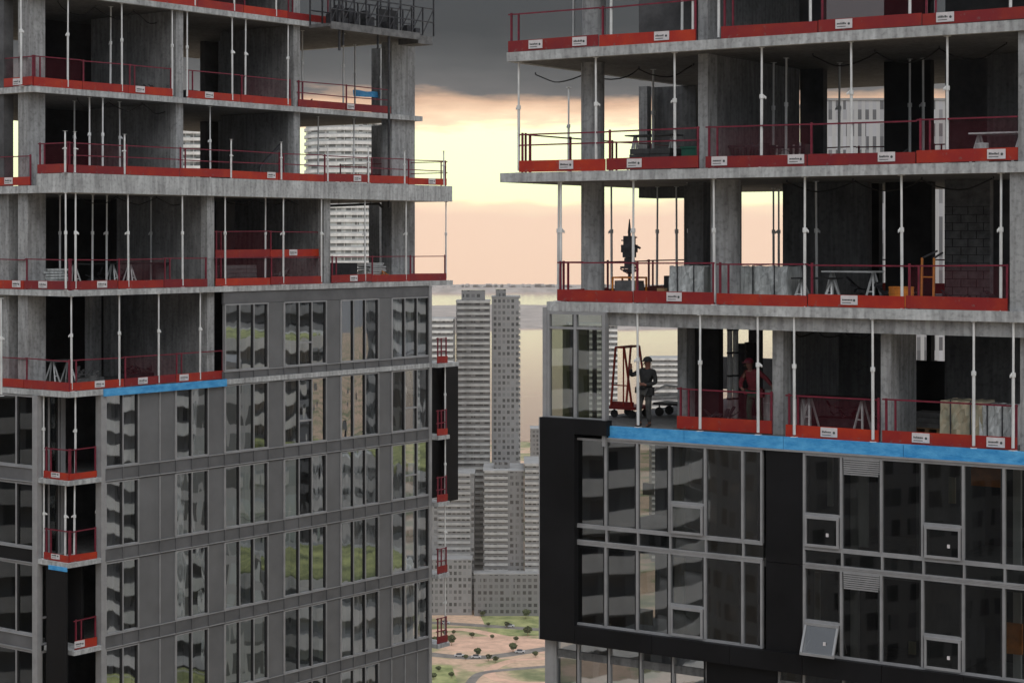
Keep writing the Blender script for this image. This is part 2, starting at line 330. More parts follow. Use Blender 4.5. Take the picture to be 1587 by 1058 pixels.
# curtain walling ------------------------------------------------------
def window(par, x0, x1, cuts, y, z0, z1, glass, depth=.10, transom=None, fw=.05, axis='s', head=None):
    """a window: frame with mullions as one part, its panes as the sub-part. axis 's' in the facade plane, 't' in the side plane"""
    m = MB()
    def bx(a, b, c0, c1, za, zb):
        if axis == 's': m.box(a, b, c0, c1, za, zb)
        else: m.box(c0, c1, a, b, za, zb)
    y0, y1 = y-.03, y+depth
    w = fw
    bx(x0, x0+w, y0, y1, z0, z1); bx(x1-w, x1, y0, y1, z0, z1)
    bx(x0+w, x1-w, y0+.01, y1-.01, z1-w, z1); bx(x0+w, x1-w, y0+.01, y1-.01, z0, z0+w)
    for c in cuts: bx(c-w/2, c+w/2, y0, y1, z0+w, z1-w)
    for tr in (transom or []):
        a, b, zz = tr; bx(a+w/2, b-w/2, y0+.01, y1-.01, zz-.03, zz+.03)
    f = m.obj('window', 'alu', par)
    m = MB()
    for c in list(cuts)+[x1-w]:
        a_, b_ = c-w/2-.045, c-w/2-.002
        if axis == 's': m.box(a_, b_, y-.012, y+.03, z0+w+.002, z1-w-.002)
        else: m.box(y-.012, y+.03, a_, b_, z0+w+.002, z1-w-.002)
    m.obj('gasket', 'dark', f)
    g = MB(); edges = [x0+w/2] + list(cuts) + [x1-w/2]
    for a, b in zip(edges[:-1], edges[1:]):
        tilt = random.uniform(-.004, .004); tv = random.uniform(-.004, .004); yy = y+.035
        if axis == 's': g.quad((a, yy-tilt, z0+w/2), (b, yy+tilt, z0+w/2), (b, yy+tilt+tv, z1-w/2), (a, yy-tilt+tv, z1-w/2))
        else: g.quad((yy-tilt, b, z0+w/2), (yy+tilt, a, z0+w/2), (yy+tilt+tv, a, z1-w/2), (yy-tilt+tv, b, z1-w/2))
    g.obj('pane', glass, f)
    return f
LC = [163,190,215,247,272,297,323,348,371,393,415.5,440,463,483,506,528,547.5,566,587,607,627,646,665]
groups = [(163,[190],215,'W'),(215,[247],272,'P'),(272,[297],323,'W'),(323,[],348,'P'),(348,[371,393],415.5,'W'),(415.5,[],440,'P'),
          (440,[463,483],506,'W'),(506,[],528,'P'),(528,[547.5,566],587,'W'),(587,[],607,'P'),(607,[627,646],665,'W')]
rows = [('d','e'),('e','f'),('f','g'),('g','h'),('h','i'),('i','j')]
TY = .06
for hi, lo in rows:
    ztop = zl[hi]-TH.get(hi, .18)-.01; zbot = zl[lo]-.18
    if hi != 'd': ztop = zl[hi]-.20
    zsp = zbot + .47
    first = 348 if hi == 'd' else 163
    if hi == 'i': first = 190
    if hi == 'd':
        MB().box(LF.s_at(first), SEND, TY-.01, TY+.08, ztop-.42, ztop).obj('spandrel_band', 'spandrel', LT); ztop -= .43
    m = MB().box(LF.s_at(first), SEND, TY-.01, TY+.08, zbot, zsp)
    for p in LC:
        if p >= first: a = LF.s_at(p, TY); m.box(a-.02, a+.02, TY-.05, TY-.0105, zbot+.04, zsp-.03)
    m.obj('spandrel_band', 'spandrel', LT)
    MB().box(LF.s_at(first), SEND+.02, TY-.045, TY-.012, zsp-.03, zsp).box(LF.s_at(first), SEND+.02, TY-.045, TY-.012, zbot+.01, zbot+.04).obj('trim', 'alu', LT)
    for p0, cuts, p1, kind in groups:
        if p0 < first-1: continue
        if hi == 'i' and 565 < p0: kind = 'P'
        a, b = LF.s_at(p0, TY), LF.s_at(p1, TY); c = [LF.s_at(q, TY) for q in cuts]
        if kind == 'W':
            tr = []
            if p0 == 607 and hi in 'ef': tr = [(c[0], c[1], zsp+.9)]
            if p0 == 440 and hi in 'de': tr = [(c[0], c[1], zsp+.85)]
            window(LT, a, b, c, TY, zsp+.003, ztop, 'glass', transom=tr, fw=.045)
        else:
            MB().box(a+.003, b-.003, TY, TY+.07, zsp+.003, ztop).obj('cladding_panel', 'panel', LT)
            m = MB()
            for q in c + ([b-.03] if p1 != 665 else []): m.box(q-.018, q+.018, TY-.04, TY-.001, zsp+.02, ztop-.02)
            m.obj('trim', 'alu', LT)
# end post of the curtain wall and side return
MB().box(SEND, SEND+.16, .0, .5, zl['j'], zl['d']-TH['d']-.01).obj('corner_post', 'alu', LT)
# rooms behind the glass: shallow light drywall pieces and dark core
for hi, lo in rows:
    if hi == 'i': pass
    zt = zl[hi]-.2; zb = zl[lo]
    MB().box(2.1 if hi != 'd' else LF.s_at(350, 4.2), SEND-.3, 4.2, 4.4, zb+.002, zt).obj('core_wall', 'core', LT)
    for p0, p1, t in [(163, 178, .5), (192, 203, .5), (350, 392, .45), (395, 411, .45), (532, 545, .5), (550, 556, .6), (570, 584, .5), (610, 622, .6), (275, 283, .8), (442, 450, .8), (632, 640, .7)]:
        if hi == 'd' and p0 < 348: continue
        if hi not in 'd' and (p0 in (350, 395) or random.random() < .35): continue
        if hi in 'gh' and p0 == 163: continue
        MB().box(LF.s_at(p0, t), LF.s_at(p1, t), t, t+.06, zb+.003, zt-.003).obj('partition', 'drywall', LT)
    for px in (240, 350, 470, 590):
        if hi == 'd' and px < 400: continue
        MB().box(LF.s_at(px, 2), LF.s_at(px, 2)+.2, 1.0, 4.2, zb+.004, zt-.004).obj('partition', 'core', LT)
# left face (s=0 plane)
T55 = LF.t_at(54)
tl = [LF.t_at(p) for p in (24, -10, -45, -80)]
for hi, lo in [('e','f'),('f','g'),('g','h'),('h','i'),('i','j')]:
    zbot = zl[lo]-.18; zsp = zbot+.5; zt = zl[hi]-.2
    MB().box(.02, .10, T55+.1, tl[3], zbot, zsp).obj('spandrel_band', 'black' if hi == 'f' else 'spandrel', LT)
    MB().box(-.02, .018, T55+.1, tl[3], zsp-.03, zsp).box(-.02, .018, T55+.1, tl[3], zbot+.01, zbot+.04).obj('trim', 'alu', LT)
    window(LT, T55+.1, tl[3], tl[:3], .05, zsp+.003, zt, 'glass_dark', axis='t', fw=.06)
    MB().box(1.0, 1.2, T55+.6, 11, zl[lo], zt).obj('core_wall', 'dark', LT)
MB().box(-.03, .14, T55-.16, T55+.095, zl['j'], zl['e']-.19).obj('corner_post', 'alu', LT)
S163 = LF.s_at(163, TY)
MB().box(S163-.2, S163-.004, .02, .3, zl['j'], zl['e']-.19).obj('corner_post', 'alu', LT)
# corner loggias
for k, zz in (('f', zl['f']), ('g', zl['g']), ('h', zl['h'])):
    th = .16
    if k != 'h':
        m = MB().box(0, S163-.2, 0, T55-.16, zz-.15, zz)
    else:
        m = MB().box(0.25, S163-.2, 0, T55-.16, zz-.15, zz)
    m.obj('balcony_slab', 'conc_edge', LT)
for hi, lo in [('e','f'),('f','g'),('g','h'),('h','i'),('i','j')]:
    zt = zl[hi]-.2; zb = zl[lo]+.01
    if lo in 'ij': zb = zl[lo]
    window(LT, T55-.1+.0, T55+1.2, [], S163-.5, zb, zt, 'glass_dark', axis='t', fw=.07)
    window(LT, .15, S163-.55, [(.15+S163-.55)*.4, (.15+S163-.55)*.75], T55-.1, zb, zt, 'glass_dark', transom=[(.15, (.15+S163-.55)*.4, zb+.9)], fw=.06)
# black board walls at the loggia under level g
m = MB().box(.0, .08, .12, LF.t_at(72), zl['h']-2.6, zl['g']-.17); m.obj('boarding', 'black', LT)
MB().box(-.03, -.002, .05, LF.t_at(76), zl['g']-.27, zl['g']-.13).obj('edge_membrane', 'blue', LT)
MB().box(S163-.55, S163-.45, .6, T55, zl['h'], zl['g']-.17).obj('boarding', 'black', LT)
# right end balconies
SB0, SB1 = SEND+.17, LF.s_at(703)
zbs = []
for k, sh in (('e', .0), ('f', .0), ('g', .0), ('h', 0), ('i', 0)):
    z = zl[k]-.02; zbs.append(z)
    MB().box(SB0, LF.s_at(697, -.3) if k != 'e' else SB1, -.3, 1.6, z-.16, z).obj('balcony_slab', 'conc_edge', LT)
MB().box(LF.s_at(689, .6), LF.s_at(710, .6), .6, .75, zbs[2]-.2, zbs[0]-.17).box(LF.s_at(669, .9), LF.s_at(692, .9), .9, 1.0, zbs[2]-.02, zbs[0]-.17).obj('boarding', 'black', LT)
# shaft below, down to the street
def shaft_mat(name, c1, c2):
    m = bpy.data.materials.new(name); m.use_nodes = True; nt = m.node_tree; N = nt.nodes; L = nt.links; b = N['Principled BSDF']
    tc = N.new('ShaderNodeTexCoord'); sp = N.new('ShaderNodeSeparateXYZ'); L.new(tc.outputs['Object'], sp.inputs[0])
    def saw(sock, per, thr):
        a = N.new('ShaderNodeMath'); a.operation = 'DIVIDE'; L.new(sock, a.inputs[0]); a.inputs[1].default_value = per
        f = N.new('ShaderNodeMath'); f.operation = 'FRACT'; L.new(a.outputs[0], f.inputs[0])
        g = N.new('ShaderNodeMath'); g.operation = 'LESS_THAN'; L.new(f.outputs[0], g.inputs[0]); g.inputs[1].default_value = thr; return g.outputs[0]
    h = saw(sp.outputs[2], 2.9, .22)
    ad = N.new('ShaderNodeMath'); ad.operation = 'ADD'; L.new(sp.outputs[0], ad.inputs[0]); L.new(sp.outputs[1], ad.inputs[1])
    v = saw(ad.outputs[0], 1.4, .1)
    mx = N.new('ShaderNodeMath'); mx.operation = 'MAXIMUM'; L.new(h, mx.inputs[0]); L.new(v, mx.inputs[1])
    def flo(sock, k):
        a = N.new('ShaderNodeMath'); a.operation = 'DIVIDE'; L.new(sock, a.inputs[0]); a.inputs[1].default_value = k; a.label = 'cell'
        f = N.new('ShaderNodeMath'); f.operation = 'FLOOR'; L.new(a.outputs[0], f.inputs[0]); return f.outputs[0]
    cv = N.new('ShaderNodeCombineXYZ'); L.new(flo(ad.outputs[0], 2.2), cv.inputs[0]); L.new(flo(sp.outputs[2], 2.9), cv.inputs[1])
    wn = N.new('ShaderNodeTexWhiteNoise'); wn.noise_dimensions = '2D'; L.new(cv.outputs[0], wn.inputs['Vector'])
    wr = N.new('ShaderNodeValToRGB'); L.new(wn.outputs['Value'], wr.inputs[0]); e_ = wr.color_ramp.elements
    e_[0].position = .3; e_[0].color = (*[c*.6 for c in c2], 1); e_[1].position = 1; e_[1].color = (*[c*2.6 for c in c2], 1)
    mc = N.new('ShaderNodeMixRGB'); L.new(wr.outputs[0], mc.inputs[1]); mc.inputs[2].default_value = (*c1, 1); L.new(mx.outputs[0], mc.inputs[0]); L.new(mc.outputs[0], b.inputs['Base Color'])
    r = N.new('ShaderNodeMapRange'); r.inputs['To Min'].default_value = .15; r.inputs['To Max'].default_value = .7; L.new(mx.outputs[0], r.inputs['Value']); L.new(r.outputs[0], b.inputs['Roughness'])
    return m
M['shaft'] = shaft_mat('curtain_wall_below', (.14, .14, .145), (.03, .035, .04))
MB().box(.3, SEND, .2, DL, 0, zl['j']-.2).obj('lower_storeys', 'shaft', LT)

# ------------------------------------------------------------------ RIGHT TOWER
RT = thing('tower', 'unfinished concrete tower on the right with open storeys over a black framed glass facade', 'building', (RF.O.x, RF.O.y, 0), RF.rz)
DR = 13.0; SR = RF.s_at(1680)
def rbox(name, mt, s0, s1, t0, t1, z0, z1): return MB().box(s0, s1, t0, t1, z0, z1).obj(name, mt, RT)
L0 = {1: RF.s_at(785), 2: RF.s_at(785), 3: RF.s_at(775), 4: RF.s_at(847), 5: RF.s_at(848), 6: RF.s_at(848), 7: RF.s_at(848)}
for k in (1, 2, 3, 4, 5, 6, 7):
    th = .24 if k < 5 else .2
    e0 = .2 if k < 5 else .25
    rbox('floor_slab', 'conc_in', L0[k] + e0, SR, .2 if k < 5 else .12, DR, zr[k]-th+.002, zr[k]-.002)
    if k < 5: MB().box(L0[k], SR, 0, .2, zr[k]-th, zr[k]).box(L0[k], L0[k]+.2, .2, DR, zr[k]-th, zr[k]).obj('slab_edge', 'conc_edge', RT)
# downstand beam under level 4 and drop panel under level 3
rbox('edge_beam', 'conc', RF.s_at(939, .15), SR, .15, .5, zr[4]-.58, zr[4]-.242)
rbox('edge_beam', 'conc_in', RF.s_at(990, 6), RF.s_at(1062, 6), 6, 7, zr[3]-.55, zr[3]-.242)
def rst(lo): return zr[lo], zr[lo-1]-.24
def rcol(px0, px1, t, lo, rnd=False, d=.45, mt='conc'):
    zb, zt = rst(lo); a, b = RF.s_at(px0, t), RF.s_at(px1, t)
    if rnd: MB().cyl(((a+b)/2, t+(b-a)/2, zb), ((a+b)/2, t+(b-a)/2, zt), (b-a)/2*.97, 24).obj('column', mt, RT, smooth=False)
    else: rbox('column', mt, a, b, t, t+d, zb, zt)
def rwall(px0, px1, t0, t1, lo, name='shear_wall', mt='conc'):
    zb, zt = rst(lo); rbox(name, mt, RF.s_at(px0, t0), RF.s_at(px1, t0), t0, t1, zb, zt)
def rback(px0, px1, t, lo, mt='core', th=.25, z0=None, z1=None):
    zb, zt = rst(lo); rbox('core_wall', mt, RF.s_at(px0, t), RF.s_at(px1, t), t, t+th, z0 or zb, z1 or zt)
# top visible storey (feet only) and the three open storeys below
for lo in (2, 3):
    rwall(1082, 1097, .9, 1.4, lo, 'column'); rbox('shear_wall', 'conc_mid', RF.s_at(1083, .9), RF.s_at(1096, .9), 1.4, 6.2, *rst(lo))
rcol(893, 925, 1.2, 3, True); rcol(893, 925, 1.2, 4, True); rcol(895, 927, 1.2, 2, True)
rcol(1092, 1135, .9, 4, True)
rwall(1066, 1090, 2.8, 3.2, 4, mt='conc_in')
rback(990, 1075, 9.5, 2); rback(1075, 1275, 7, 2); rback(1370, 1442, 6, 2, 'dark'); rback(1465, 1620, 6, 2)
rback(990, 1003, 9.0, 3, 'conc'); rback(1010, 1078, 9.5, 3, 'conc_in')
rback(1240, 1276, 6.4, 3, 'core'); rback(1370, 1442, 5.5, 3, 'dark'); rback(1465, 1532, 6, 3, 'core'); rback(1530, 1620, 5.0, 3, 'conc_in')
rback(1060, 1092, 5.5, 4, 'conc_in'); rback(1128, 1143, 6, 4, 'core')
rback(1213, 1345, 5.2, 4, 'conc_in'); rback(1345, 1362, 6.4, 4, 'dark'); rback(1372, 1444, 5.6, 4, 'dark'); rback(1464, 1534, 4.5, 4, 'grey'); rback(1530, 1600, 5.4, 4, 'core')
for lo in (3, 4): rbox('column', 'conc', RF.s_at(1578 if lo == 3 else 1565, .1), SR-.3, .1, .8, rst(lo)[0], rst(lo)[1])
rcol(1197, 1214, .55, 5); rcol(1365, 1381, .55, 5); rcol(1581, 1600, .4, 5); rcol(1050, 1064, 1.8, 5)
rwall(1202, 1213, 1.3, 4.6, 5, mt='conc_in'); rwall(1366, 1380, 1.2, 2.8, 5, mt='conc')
rback(1066, 1114, 3.2, 5, 'dark'); rback(1213, 1372, 6.2, 5, 'conc_in'); rback(1464, 1640, 4.8, 5, 'conc_in'); rback(1160, 1176, 5.0, 5, 'core')
zz5 = zr[5]
rback(1414, 1470, 7.4, 5, 'dark', z1=zz5+1.45); rback(1436, 1443, 7.4, 5, 'dark'); rback(1114, 1197, 12.5, 5, 'core', z1=zz5+1.0)
# masonry joints on the block wall of level 4
m = MB(); zb, zt = rst(4); a, b = RF.s_at(1464, 4.5), RF.s_at(1534, 4.5)
z = zb + .2; r_ = 0
while z < zb+2.4:
    m.box(a, b, 4.488, 4.499, z, z+.012); x = a + (.2 if r_ % 2 else .02)
    while x < b-.05: m.box(x, x+.012, 4.487, 4.4985, z-.19, z); x += .4
    z += .2; r_ += 1
m.obj('block_joints', 'dark', RT)
# blue membrane strip on slab edge 5
sb = [942, 1060, 1214, 1400, 1600]
for p0, p1 in zip(sb[:-1], sb[1:]):
    rbox('edge_membrane', 'blue', RF.s_at(p0)+.006, RF.s_at(p1)-.006, .0, .10, zr[5]-.27, zr[5]+.02)
rbox('trim', 'alu', RF.s_at(940), SR, -.05, .06, zr[5]-.315, zr[5]-.273)
# glazed corner on level 5's left end
S = RF.s_at
zt4 = zr[4]-.245; zsill = RF.z_at(891, 651)
window(RT, S(848), S(940), [S(891)], .02, zsill, zt4, 'glass_clear', transom=[(S(848), S(891), RF.z_at(870, 508)), (S(891), S(940), RF.z_at(915, 509))], fw=.07)
for p0, p1, mt in ((872, 882, 'olive'), (884, 888, 'conc_in'), (896, 910, 'olive'), (918, 922, 'dark')): rbox('partition', mt, S(p0, 1.0), S(p1, 1.0), 1.0, 1.1, zr[5]+.002, zt4-.4)  # olive strips painted in for reflections on the corner glass
rbox('corner_post', 'alu', S(841.5), S(848)-.004, -.02, .18, zsill, zt4+.1)
rbox('trim', 'alu', S(936), S(941), -.10, -.012, zsill-.6, zt4)
# black frame round the two storeys of glass
BT = -.16
def SB(px): return RF.s_at(px, BT)
z_top = RF.z_at(838, 646, BT); z_wt = RF.z_at(891, 672.5, BT); z_wb = RF.z_at(891, 969, BT); z_bt = RF.z_at(838, 989.8, BT)
rbox('cladding_panel', 'black', SB(836.5), SB(890), BT, .10, z_bt, z_top)
rbox('cladding_panel', 'black', SB(890)+.003, SB(940), BT, .10, z_wt, z_top)
for p0, p1 in ((890, 1010), (1010, 1130), (1130, 1243), (1243, 1366), (1366, 1493), (1493, 1620)): rbox('cladding_panel', 'black', SB(p0)+.006, SB(p1)-.006, BT+random.uniform(0, .008), .10, z_bt, z_wb)
rbox('cladding_backing', 'dark', SB(891), SB(1619), BT+.04, .09, z_bt+.02, z_wb-.02)
for z0_, z1_ in ((z_wb+.003, RF.z_at(1190, 870)), (RF.z_at(1190, 870)+.012, zr[5]-.32)): rbox('cladding_panel', 'black', SB(1183), SB(1243), -.02, .11, z0_, z1_)
rbox('trim', 'alu', SB(836.5)-.03, SB(836.5)-.003, BT, .1, z_bt, z_top)
rbox('cladding_panel', 'black', SB(845), SB(890)-.01, .11, 3.0, z_bt, z_wt)
# storeys between: windows
zj = RF.z_at(1190, 867.8); sp = .36
for hi, (zb, zt) in enumerate(((zj+.03, zr[5]-.32), (z_wb, zj-.03))):
    zs = zb + (sp if hi == 0 else .0)
    for grp in ('A', 'B'):
        pxs = [891, 939, 988, 1038, 1093, 1151, 1182] if grp == 'A' else [1245, 1304, 1366, 1430, 1493, 1556, 1620]
        ss = [S(p) for p in pxs]
        if hi == 0:
            m = MB().box(ss[0], ss[-1], .04, .10, zb, zs)
            m.obj('spandrel_band', 'glass_dark', RT)
            m = MB().box(ss[0], ss[-1], -.03, .035, zs-.04, zs).box(ss[0], ss[-1], -.03, .035, zb-.03, zb+.01)
            for q in ss[:-1]: m.box(q, q+.05, -.029, .034, zb+.01, zs-.04)
            m.obj('trim', 'alu', RT)
        else:
            rbox('trim', 'alu', ss[0], ss[-1], -.031, .035, zt-.001, zt+.022)
        tr = []
        for i in range(len(pxs)-1):
            if (grp, i) in (('A', 3), ('B', 0), ('B', 3)): tr.append((ss[i], ss[i+1], zs+.80))
        window(RT, ss[0], ss[-1], ss[1:-1], 0.0, zs+.002, zt-.003, 'glass_mid' if grp == 'A' else 'glass_dark', transom=tr, fw=.055, depth=.08)
        for i in range(len(pxs)-1):
            if (grp, i) in (('A', 3), ('B', 0), ('B', 3)):
                a, b = ss[i]+.06, ss[i+1]-.04; z0, z1 = zs+.05, zs+.77; opened = (grp, i, hi) == ('B', 0, 1)
                d = .26 if opened else 0.0
                m = MB(); y = -.055
                m.beam((a, y, z1-.03), (b, y, z1-.03), .05, .07); m.beam((a, y-d, z0+.03), (b, y-d, z0+.03), .05, .06)
                m.beam((a+.03, y, z1-.06), (a+.03, y-d, z0+.06), .05, .05); m.beam((b-.03, y, z1-.06), (b-.03, y-d, z0+.06), .05, .05)
                if opened: m.cyl((a+.1, .0, z0+.3), (a+.1, y-d*.8, z0+.12), .012)
                f = m.obj('awning_sash', 'alu', RT)
                MB().quad((a+.05, y-d, z0+.05), (b-.05, y-d, z0+.05), (b-.05, y, z1-.05), (a+.05, y, z1-.05)).obj('pane', 'glass_dark', f)
                if grp == 'B': MB().box((a+b)/2-.03+.15, (a+b)/2+.03+.15, y-d*.6-.03, y-d*.6-.01, z0+.26, z0+.34).obj('handle', 'sign', f)
        if grp == 'B':   # louvre vent
            m = MB(); z1 = zt-.06
            for j in range(8): m.box(ss[1]+.06, ss[2]-.04, -.03+.003*j, -.01+.003*j, z1-.05*j-.035, z1-.05*j)
            m.obj('louvre', 'alu', RT)
# storey below the black frame
zt7 = z_bt-.005; zb7 = zt7-2.6
ss = [S(p, ) for p in (856, 893, 941, 990, 1040, 1094)]
window(RT, ss[0], ss[-1], ss[1:-1], .12, zb7, zt7, 'glass', fw=.05)
rbox('corner_post', 'alu', S(842), S(856)-.003, .08, .4, zb7, zt7)
rbox('cladding_panel', 'black', S(1094)+.003, S(1203), .02, .2, zb7, zt7)
ss = [S(p) for p in (1203, 1243, 1304, 1366, 1430, 1493, 1556, 1620)]
window(RT, ss[0], ss[-1], ss[1:-1], .12, zb7, zt7, 'glass_dark', fw=.05)
# rooms behind the dark glass
for k in (6, 7):
    zb = zr[k]; zt = zr[k-1]-.21
    MB().box(S(850)+.3, SR-.2, 5.0, 5.2, zb+.001, zt).obj('core_wall', 'dark', RT)
    for px, w in ((1100, .2), (1240, .25), (1420, .2)):
        rbox('partition', 'core', S(px, 1), S(px, 1)+w, 1.0, 5.0, zb+.002, zt-.002)
    for p0, p1 in ((1045, 1060), (1318, 1330), (1570, 1582)):
        rbox('partition', 'drywall' if p0 > 1200 else 'wrap_y', S(p0, 1.5), S(p1, 1.5), 1.5, 1.6, zb+.003, zt-.003)
for k, p0, p1, d0, d1, mt in ((6, 1505, 1553, .15, .75, 'orange'), (6, 1330, 1345, .1, 2.4, 'drywall'), (6, 1470, 1480, .6, 1.2, 'wrap_y'), (7, 1560, 1584, .9, 1.6, 'orange'), (7, 1408, 1424, 1.6, 1.9, 'wrap_y'), (7, 1262, 1270, .2, 1.4, 'drywall'),
    (6, 1052, 1068, .2, 1.3, 'olive'), (6, 996, 1012, 1.3, 1.6, 'wrap_y'), (7, 985, 1010, 1.6, 2.0, 'wrap_y'), (6, 1282, 1290, .3, 1.5, 'drywall'), (7, 1450, 1476, 1.9, 2.3, 'grey'), (7, 930, 945, 2.1, 2.4, 'wrap_y')):
    zt = zr[k-1]-.21; rbox('stored_board', mt, S(p0, 1.2), S(p1, 1.2), 1.2, 1.27, zt-d1, zt-d0)
rbox('lower_storeys', 'shaft', S(850), SR, .3, DR, 0, zb7-.01)

# ------------------------------------------------------------------ edge protection
def guard(fr, p, q, zf, label, signs=(), net=(), group='red edge guardrails on the open floors', boards=True, post=True, rails=(1.0,), gaps=(), bh=.28):
    """p,q = (s,t) ends. parts: toe_board pieces, posts, rails, net panels, signs (> lettering)"""
    P0 = fr.w(*p); P1 = fr.w(*q); d = P1-P0; Ln = d.length; rz = math.atan2(d.y, d.x)
    t = thing('guardrail', label, 'guardrail', (P0.x, P0.y, zf), rz, group)
    nb = max(1, round(Ln/2.4)); w = Ln/nb
    for i in range(nb):
        j = random.uniform(-.01, .01); x0 = i*w + .02; x1 = (i+1)*w + .02
        if boards:
            b = MB(); h = bh + random.uniform(-.02, .02)
            b.beam((x0, .02+j, h/2+.02), (x1-.03, .02-j, h/2+.02+random.uniform(-.025, .025)), .03, h); b.obj('toe_board', 'board', t)
        if post:
            MB().box(x0+.05, x0+.10, .04, .08, .0, rails[-1]+.04).obj('post', 'rail', t)
            if i % 2 == 0: MB().box(x0+.28, x0+.32, .04, .08, .0, rails[-1]).obj('post', 'rail', t)
        if i in net:
            MB().quad((x0+.1, .085, .25), (x1, .085, .25), (x1, .085, rails[-1]), (x0+.1, .085, rails[-1])).obj('debris_net', 'net', t)
    if post: MB().box(Ln-.06, Ln-.01, .04, .08, 0, rails[-1]+.04).obj('post', 'rail', t)
    for rl in rails:
        m = MB(); xs = 0
        for i in range(nb):
            m.beam((i*w, .06, rl+random.uniform(-.02, .02)), ((i+1)*w, .06, rl+random.uniform(-.02, .02)), .035, .035)
        m.obj('rail', 'rail', t)
    for x in signs:
        x *= Ln; sg = MB().box(x-.21, x+.21, -.02, -.004, .07, bh+.01).obj('sign', 'sign', t)
        m = MB(); xx = x-.17
        while xx < x+.06:
            ww = random.uniform(.012, .03); hh = random.choice([.035, .05, .035]); m.box(xx, xx+ww, -.0235, -.0205, .165, .165+hh); xx += ww+.008
        m.box(x-.17, x+.05, -.0235, -.0205, .11, .125)
        m.cyl((x+.13, -.021, .175), (x+.13, -.0245, .175), .03, 12)
        m.obj('lettering', 'ink', sg)
    return t
def gL(pxa, pxb, t, k, lab, dz=0, **kw):
    return guard(LF, (LF.s_at(pxa, t), t), (LF.s_at(pxb, t), t), zl[k]+dz, lab, **kw)
E = .12
gL(-8+60, 268, 1.8+E, 'b', 'red guardrail left of the first wall end on the second open floor', signs=(.75,), net=(0,))
gL(290, 452, 1.8+E, 'b', 'red guardrail in the middle bay of the second open floor', signs=(.2,), net=(1,))
gL(462, 606, 1.8+E, 'b', 'red toe boards and rail beneath the blue strip beside the left tower pier', signs=(.55,), rails=(.55, 1.0))
gL(150, 511, 1.8+E, 'a', 'crimson guardrail running along the top left edge of the picture up to the steel platform', signs=(), net=(0, 2))
guard(LF, (.1, LF.t_at(-30, .1)), (.1, 1.95), zl['b'], 'crimson guardrail on the side edge of the second open floor at far left', signs=(.72,), net=(0, 1))
gL(106, 693, E, 'c', 'long red guardrail on top of the thick ledge across the left tower', signs=(.06+.42, .72, .95), net=(0, 6, 9), rails=(.6, 1.0))
guard(LF, (.1, LF.t_at(57, .1)), (.1, .2), zl['c'], 'short red guardrail on the left return of the thick ledge', net=(0,))
guard(LF, (.05, LF.t_at(-30, .05)), (.05, LF.t_at(46, .05)), zl['c']-.38, 'crimson guardrail at far left stepping below the thick ledge', signs=(.58,), net=(0,))
guard(LF, (.1, LF.t_at(-30, .1)), (.1, .12), zl['d'], 'red guardrail on the side edge beside the stacked white sacks', signs=(.42, .72), net=())
gL(108, 322, E, 'd', 'red guardrail in front of the dark benches on the left tower', signs=(.22,), net=(1,))
gL(334, 500, E, 'd', 'red guardrail under the raised orange platform on the left tower', net=(0, 1))
gL(334, 498, .5, 'd', 'raised orange board and rail hung halfway up the bay of the left tower', dz=1.0, signs=(.72,), net=(0,), rails=(.95,))
gL(514, 692, E, 'd', 'red guardrail at the right end of the lowest full slab of the left tower', signs=(.18,), net=())
guard(LF, (.1, LF.t_at(-30, .1)), (.1, .12), zl['e'], 'red guardrail on the side edge above the glazed left corner', net=(0,))
gL(108, 348, E, 'e', 'red guardrail above the blue strip of the left tower', signs=(.18, .45, .72), net=(1, 3))
guard(LF, (SW['c']-.12, .12), (SW['c']-.12, 6), zl['c'], 'thin guardrail closing the right end of the thick ledge', rails=(.55, 1.0), boards=False)
for k, nm in (('f', 'upper'), ('g', 'lower')):
    guard(LF, (.1, T55-.3), (.1, .12), zl[k], f'crimson guardrail on the left side of the {nm} corner loggia', signs=(.5,), bh=.22)
    guard(LF, (.12, .1), (S163-.3, .1), zl[k], f'crimson guardrail on the right side of the {nm} corner loggia', bh=.22)
guard(LF, (.35, .1), (S163-.3, .1), zl['h'], 'dark red guardrail of the small balcony beside the black boarding', signs=(.2,), rails=(.95,))
for k, z, nm in zip('efghi', zbs, ('topmost', 'second from top', 'middle', 'second from bottom', 'lowest')):
    guard(LF, (SB0+.03, -.25), (LF.s_at(694, -.25), -.25), z, f'small red guardrail on the {nm} right edge balcony', rails=(.5, 1.0), net=(0,))
def gR(pxa, pxb, t, k, lab, **kw): return guard(RF, (RF.s_at(pxa, t), t), (RF.s_at(pxb, t), t), zr[k], lab, **kw)
gR(786, 1078, E, 2, 'crimson guardrail on the upper left slab end of the right tower against dark cloud', signs=(.16, .40, .83), net=())
gR(1116, 1600, E, 2, 'crimson guardrail along the top right edge of the picture', signs=(.42, .74), net=(1,))
gR(803, 1082, E, 3, 'red guardrail on the projecting slab end in front of the bright sky', signs=(.28, .66), net=(), rails=(.72, 1.0))
gR(1092, 1600, E, 3, 'long red guardrail in front of the brick pile and the pale ribbed tower', signs=(.05, .30, .58, .90), net=(0, 2, 3))
gR(862, 1106, E, 4, 'red guardrail in front of the spiky rig on the right tower', signs=(.76,), rails=(1.0,))
gR(1109, 1562, E, 4, 'red guardrail in front of the trestles and orange drum', signs=(.48,), net=(2,))
gR(1048, 1196, E+.3, 5, 'red guardrail and net below the worker in the red hood', net=(0, 1), bh=.3)
gR(1216, 1362, E, 5, 'red guardrail between two columns over the blue strip', signs=(.48,), net=(0,))
gR(1366, 1576, E, 5, 'red guardrail in front of the wrapped pallets over the blue strip', signs=(.30, .85), net=())
guard(RF, (S(803)+.1, .2), (S(803)+.1, 9), zr[3], 'side guardrail of the projecting slab end receding towards the sky', rails=(1.0,), boards=False)
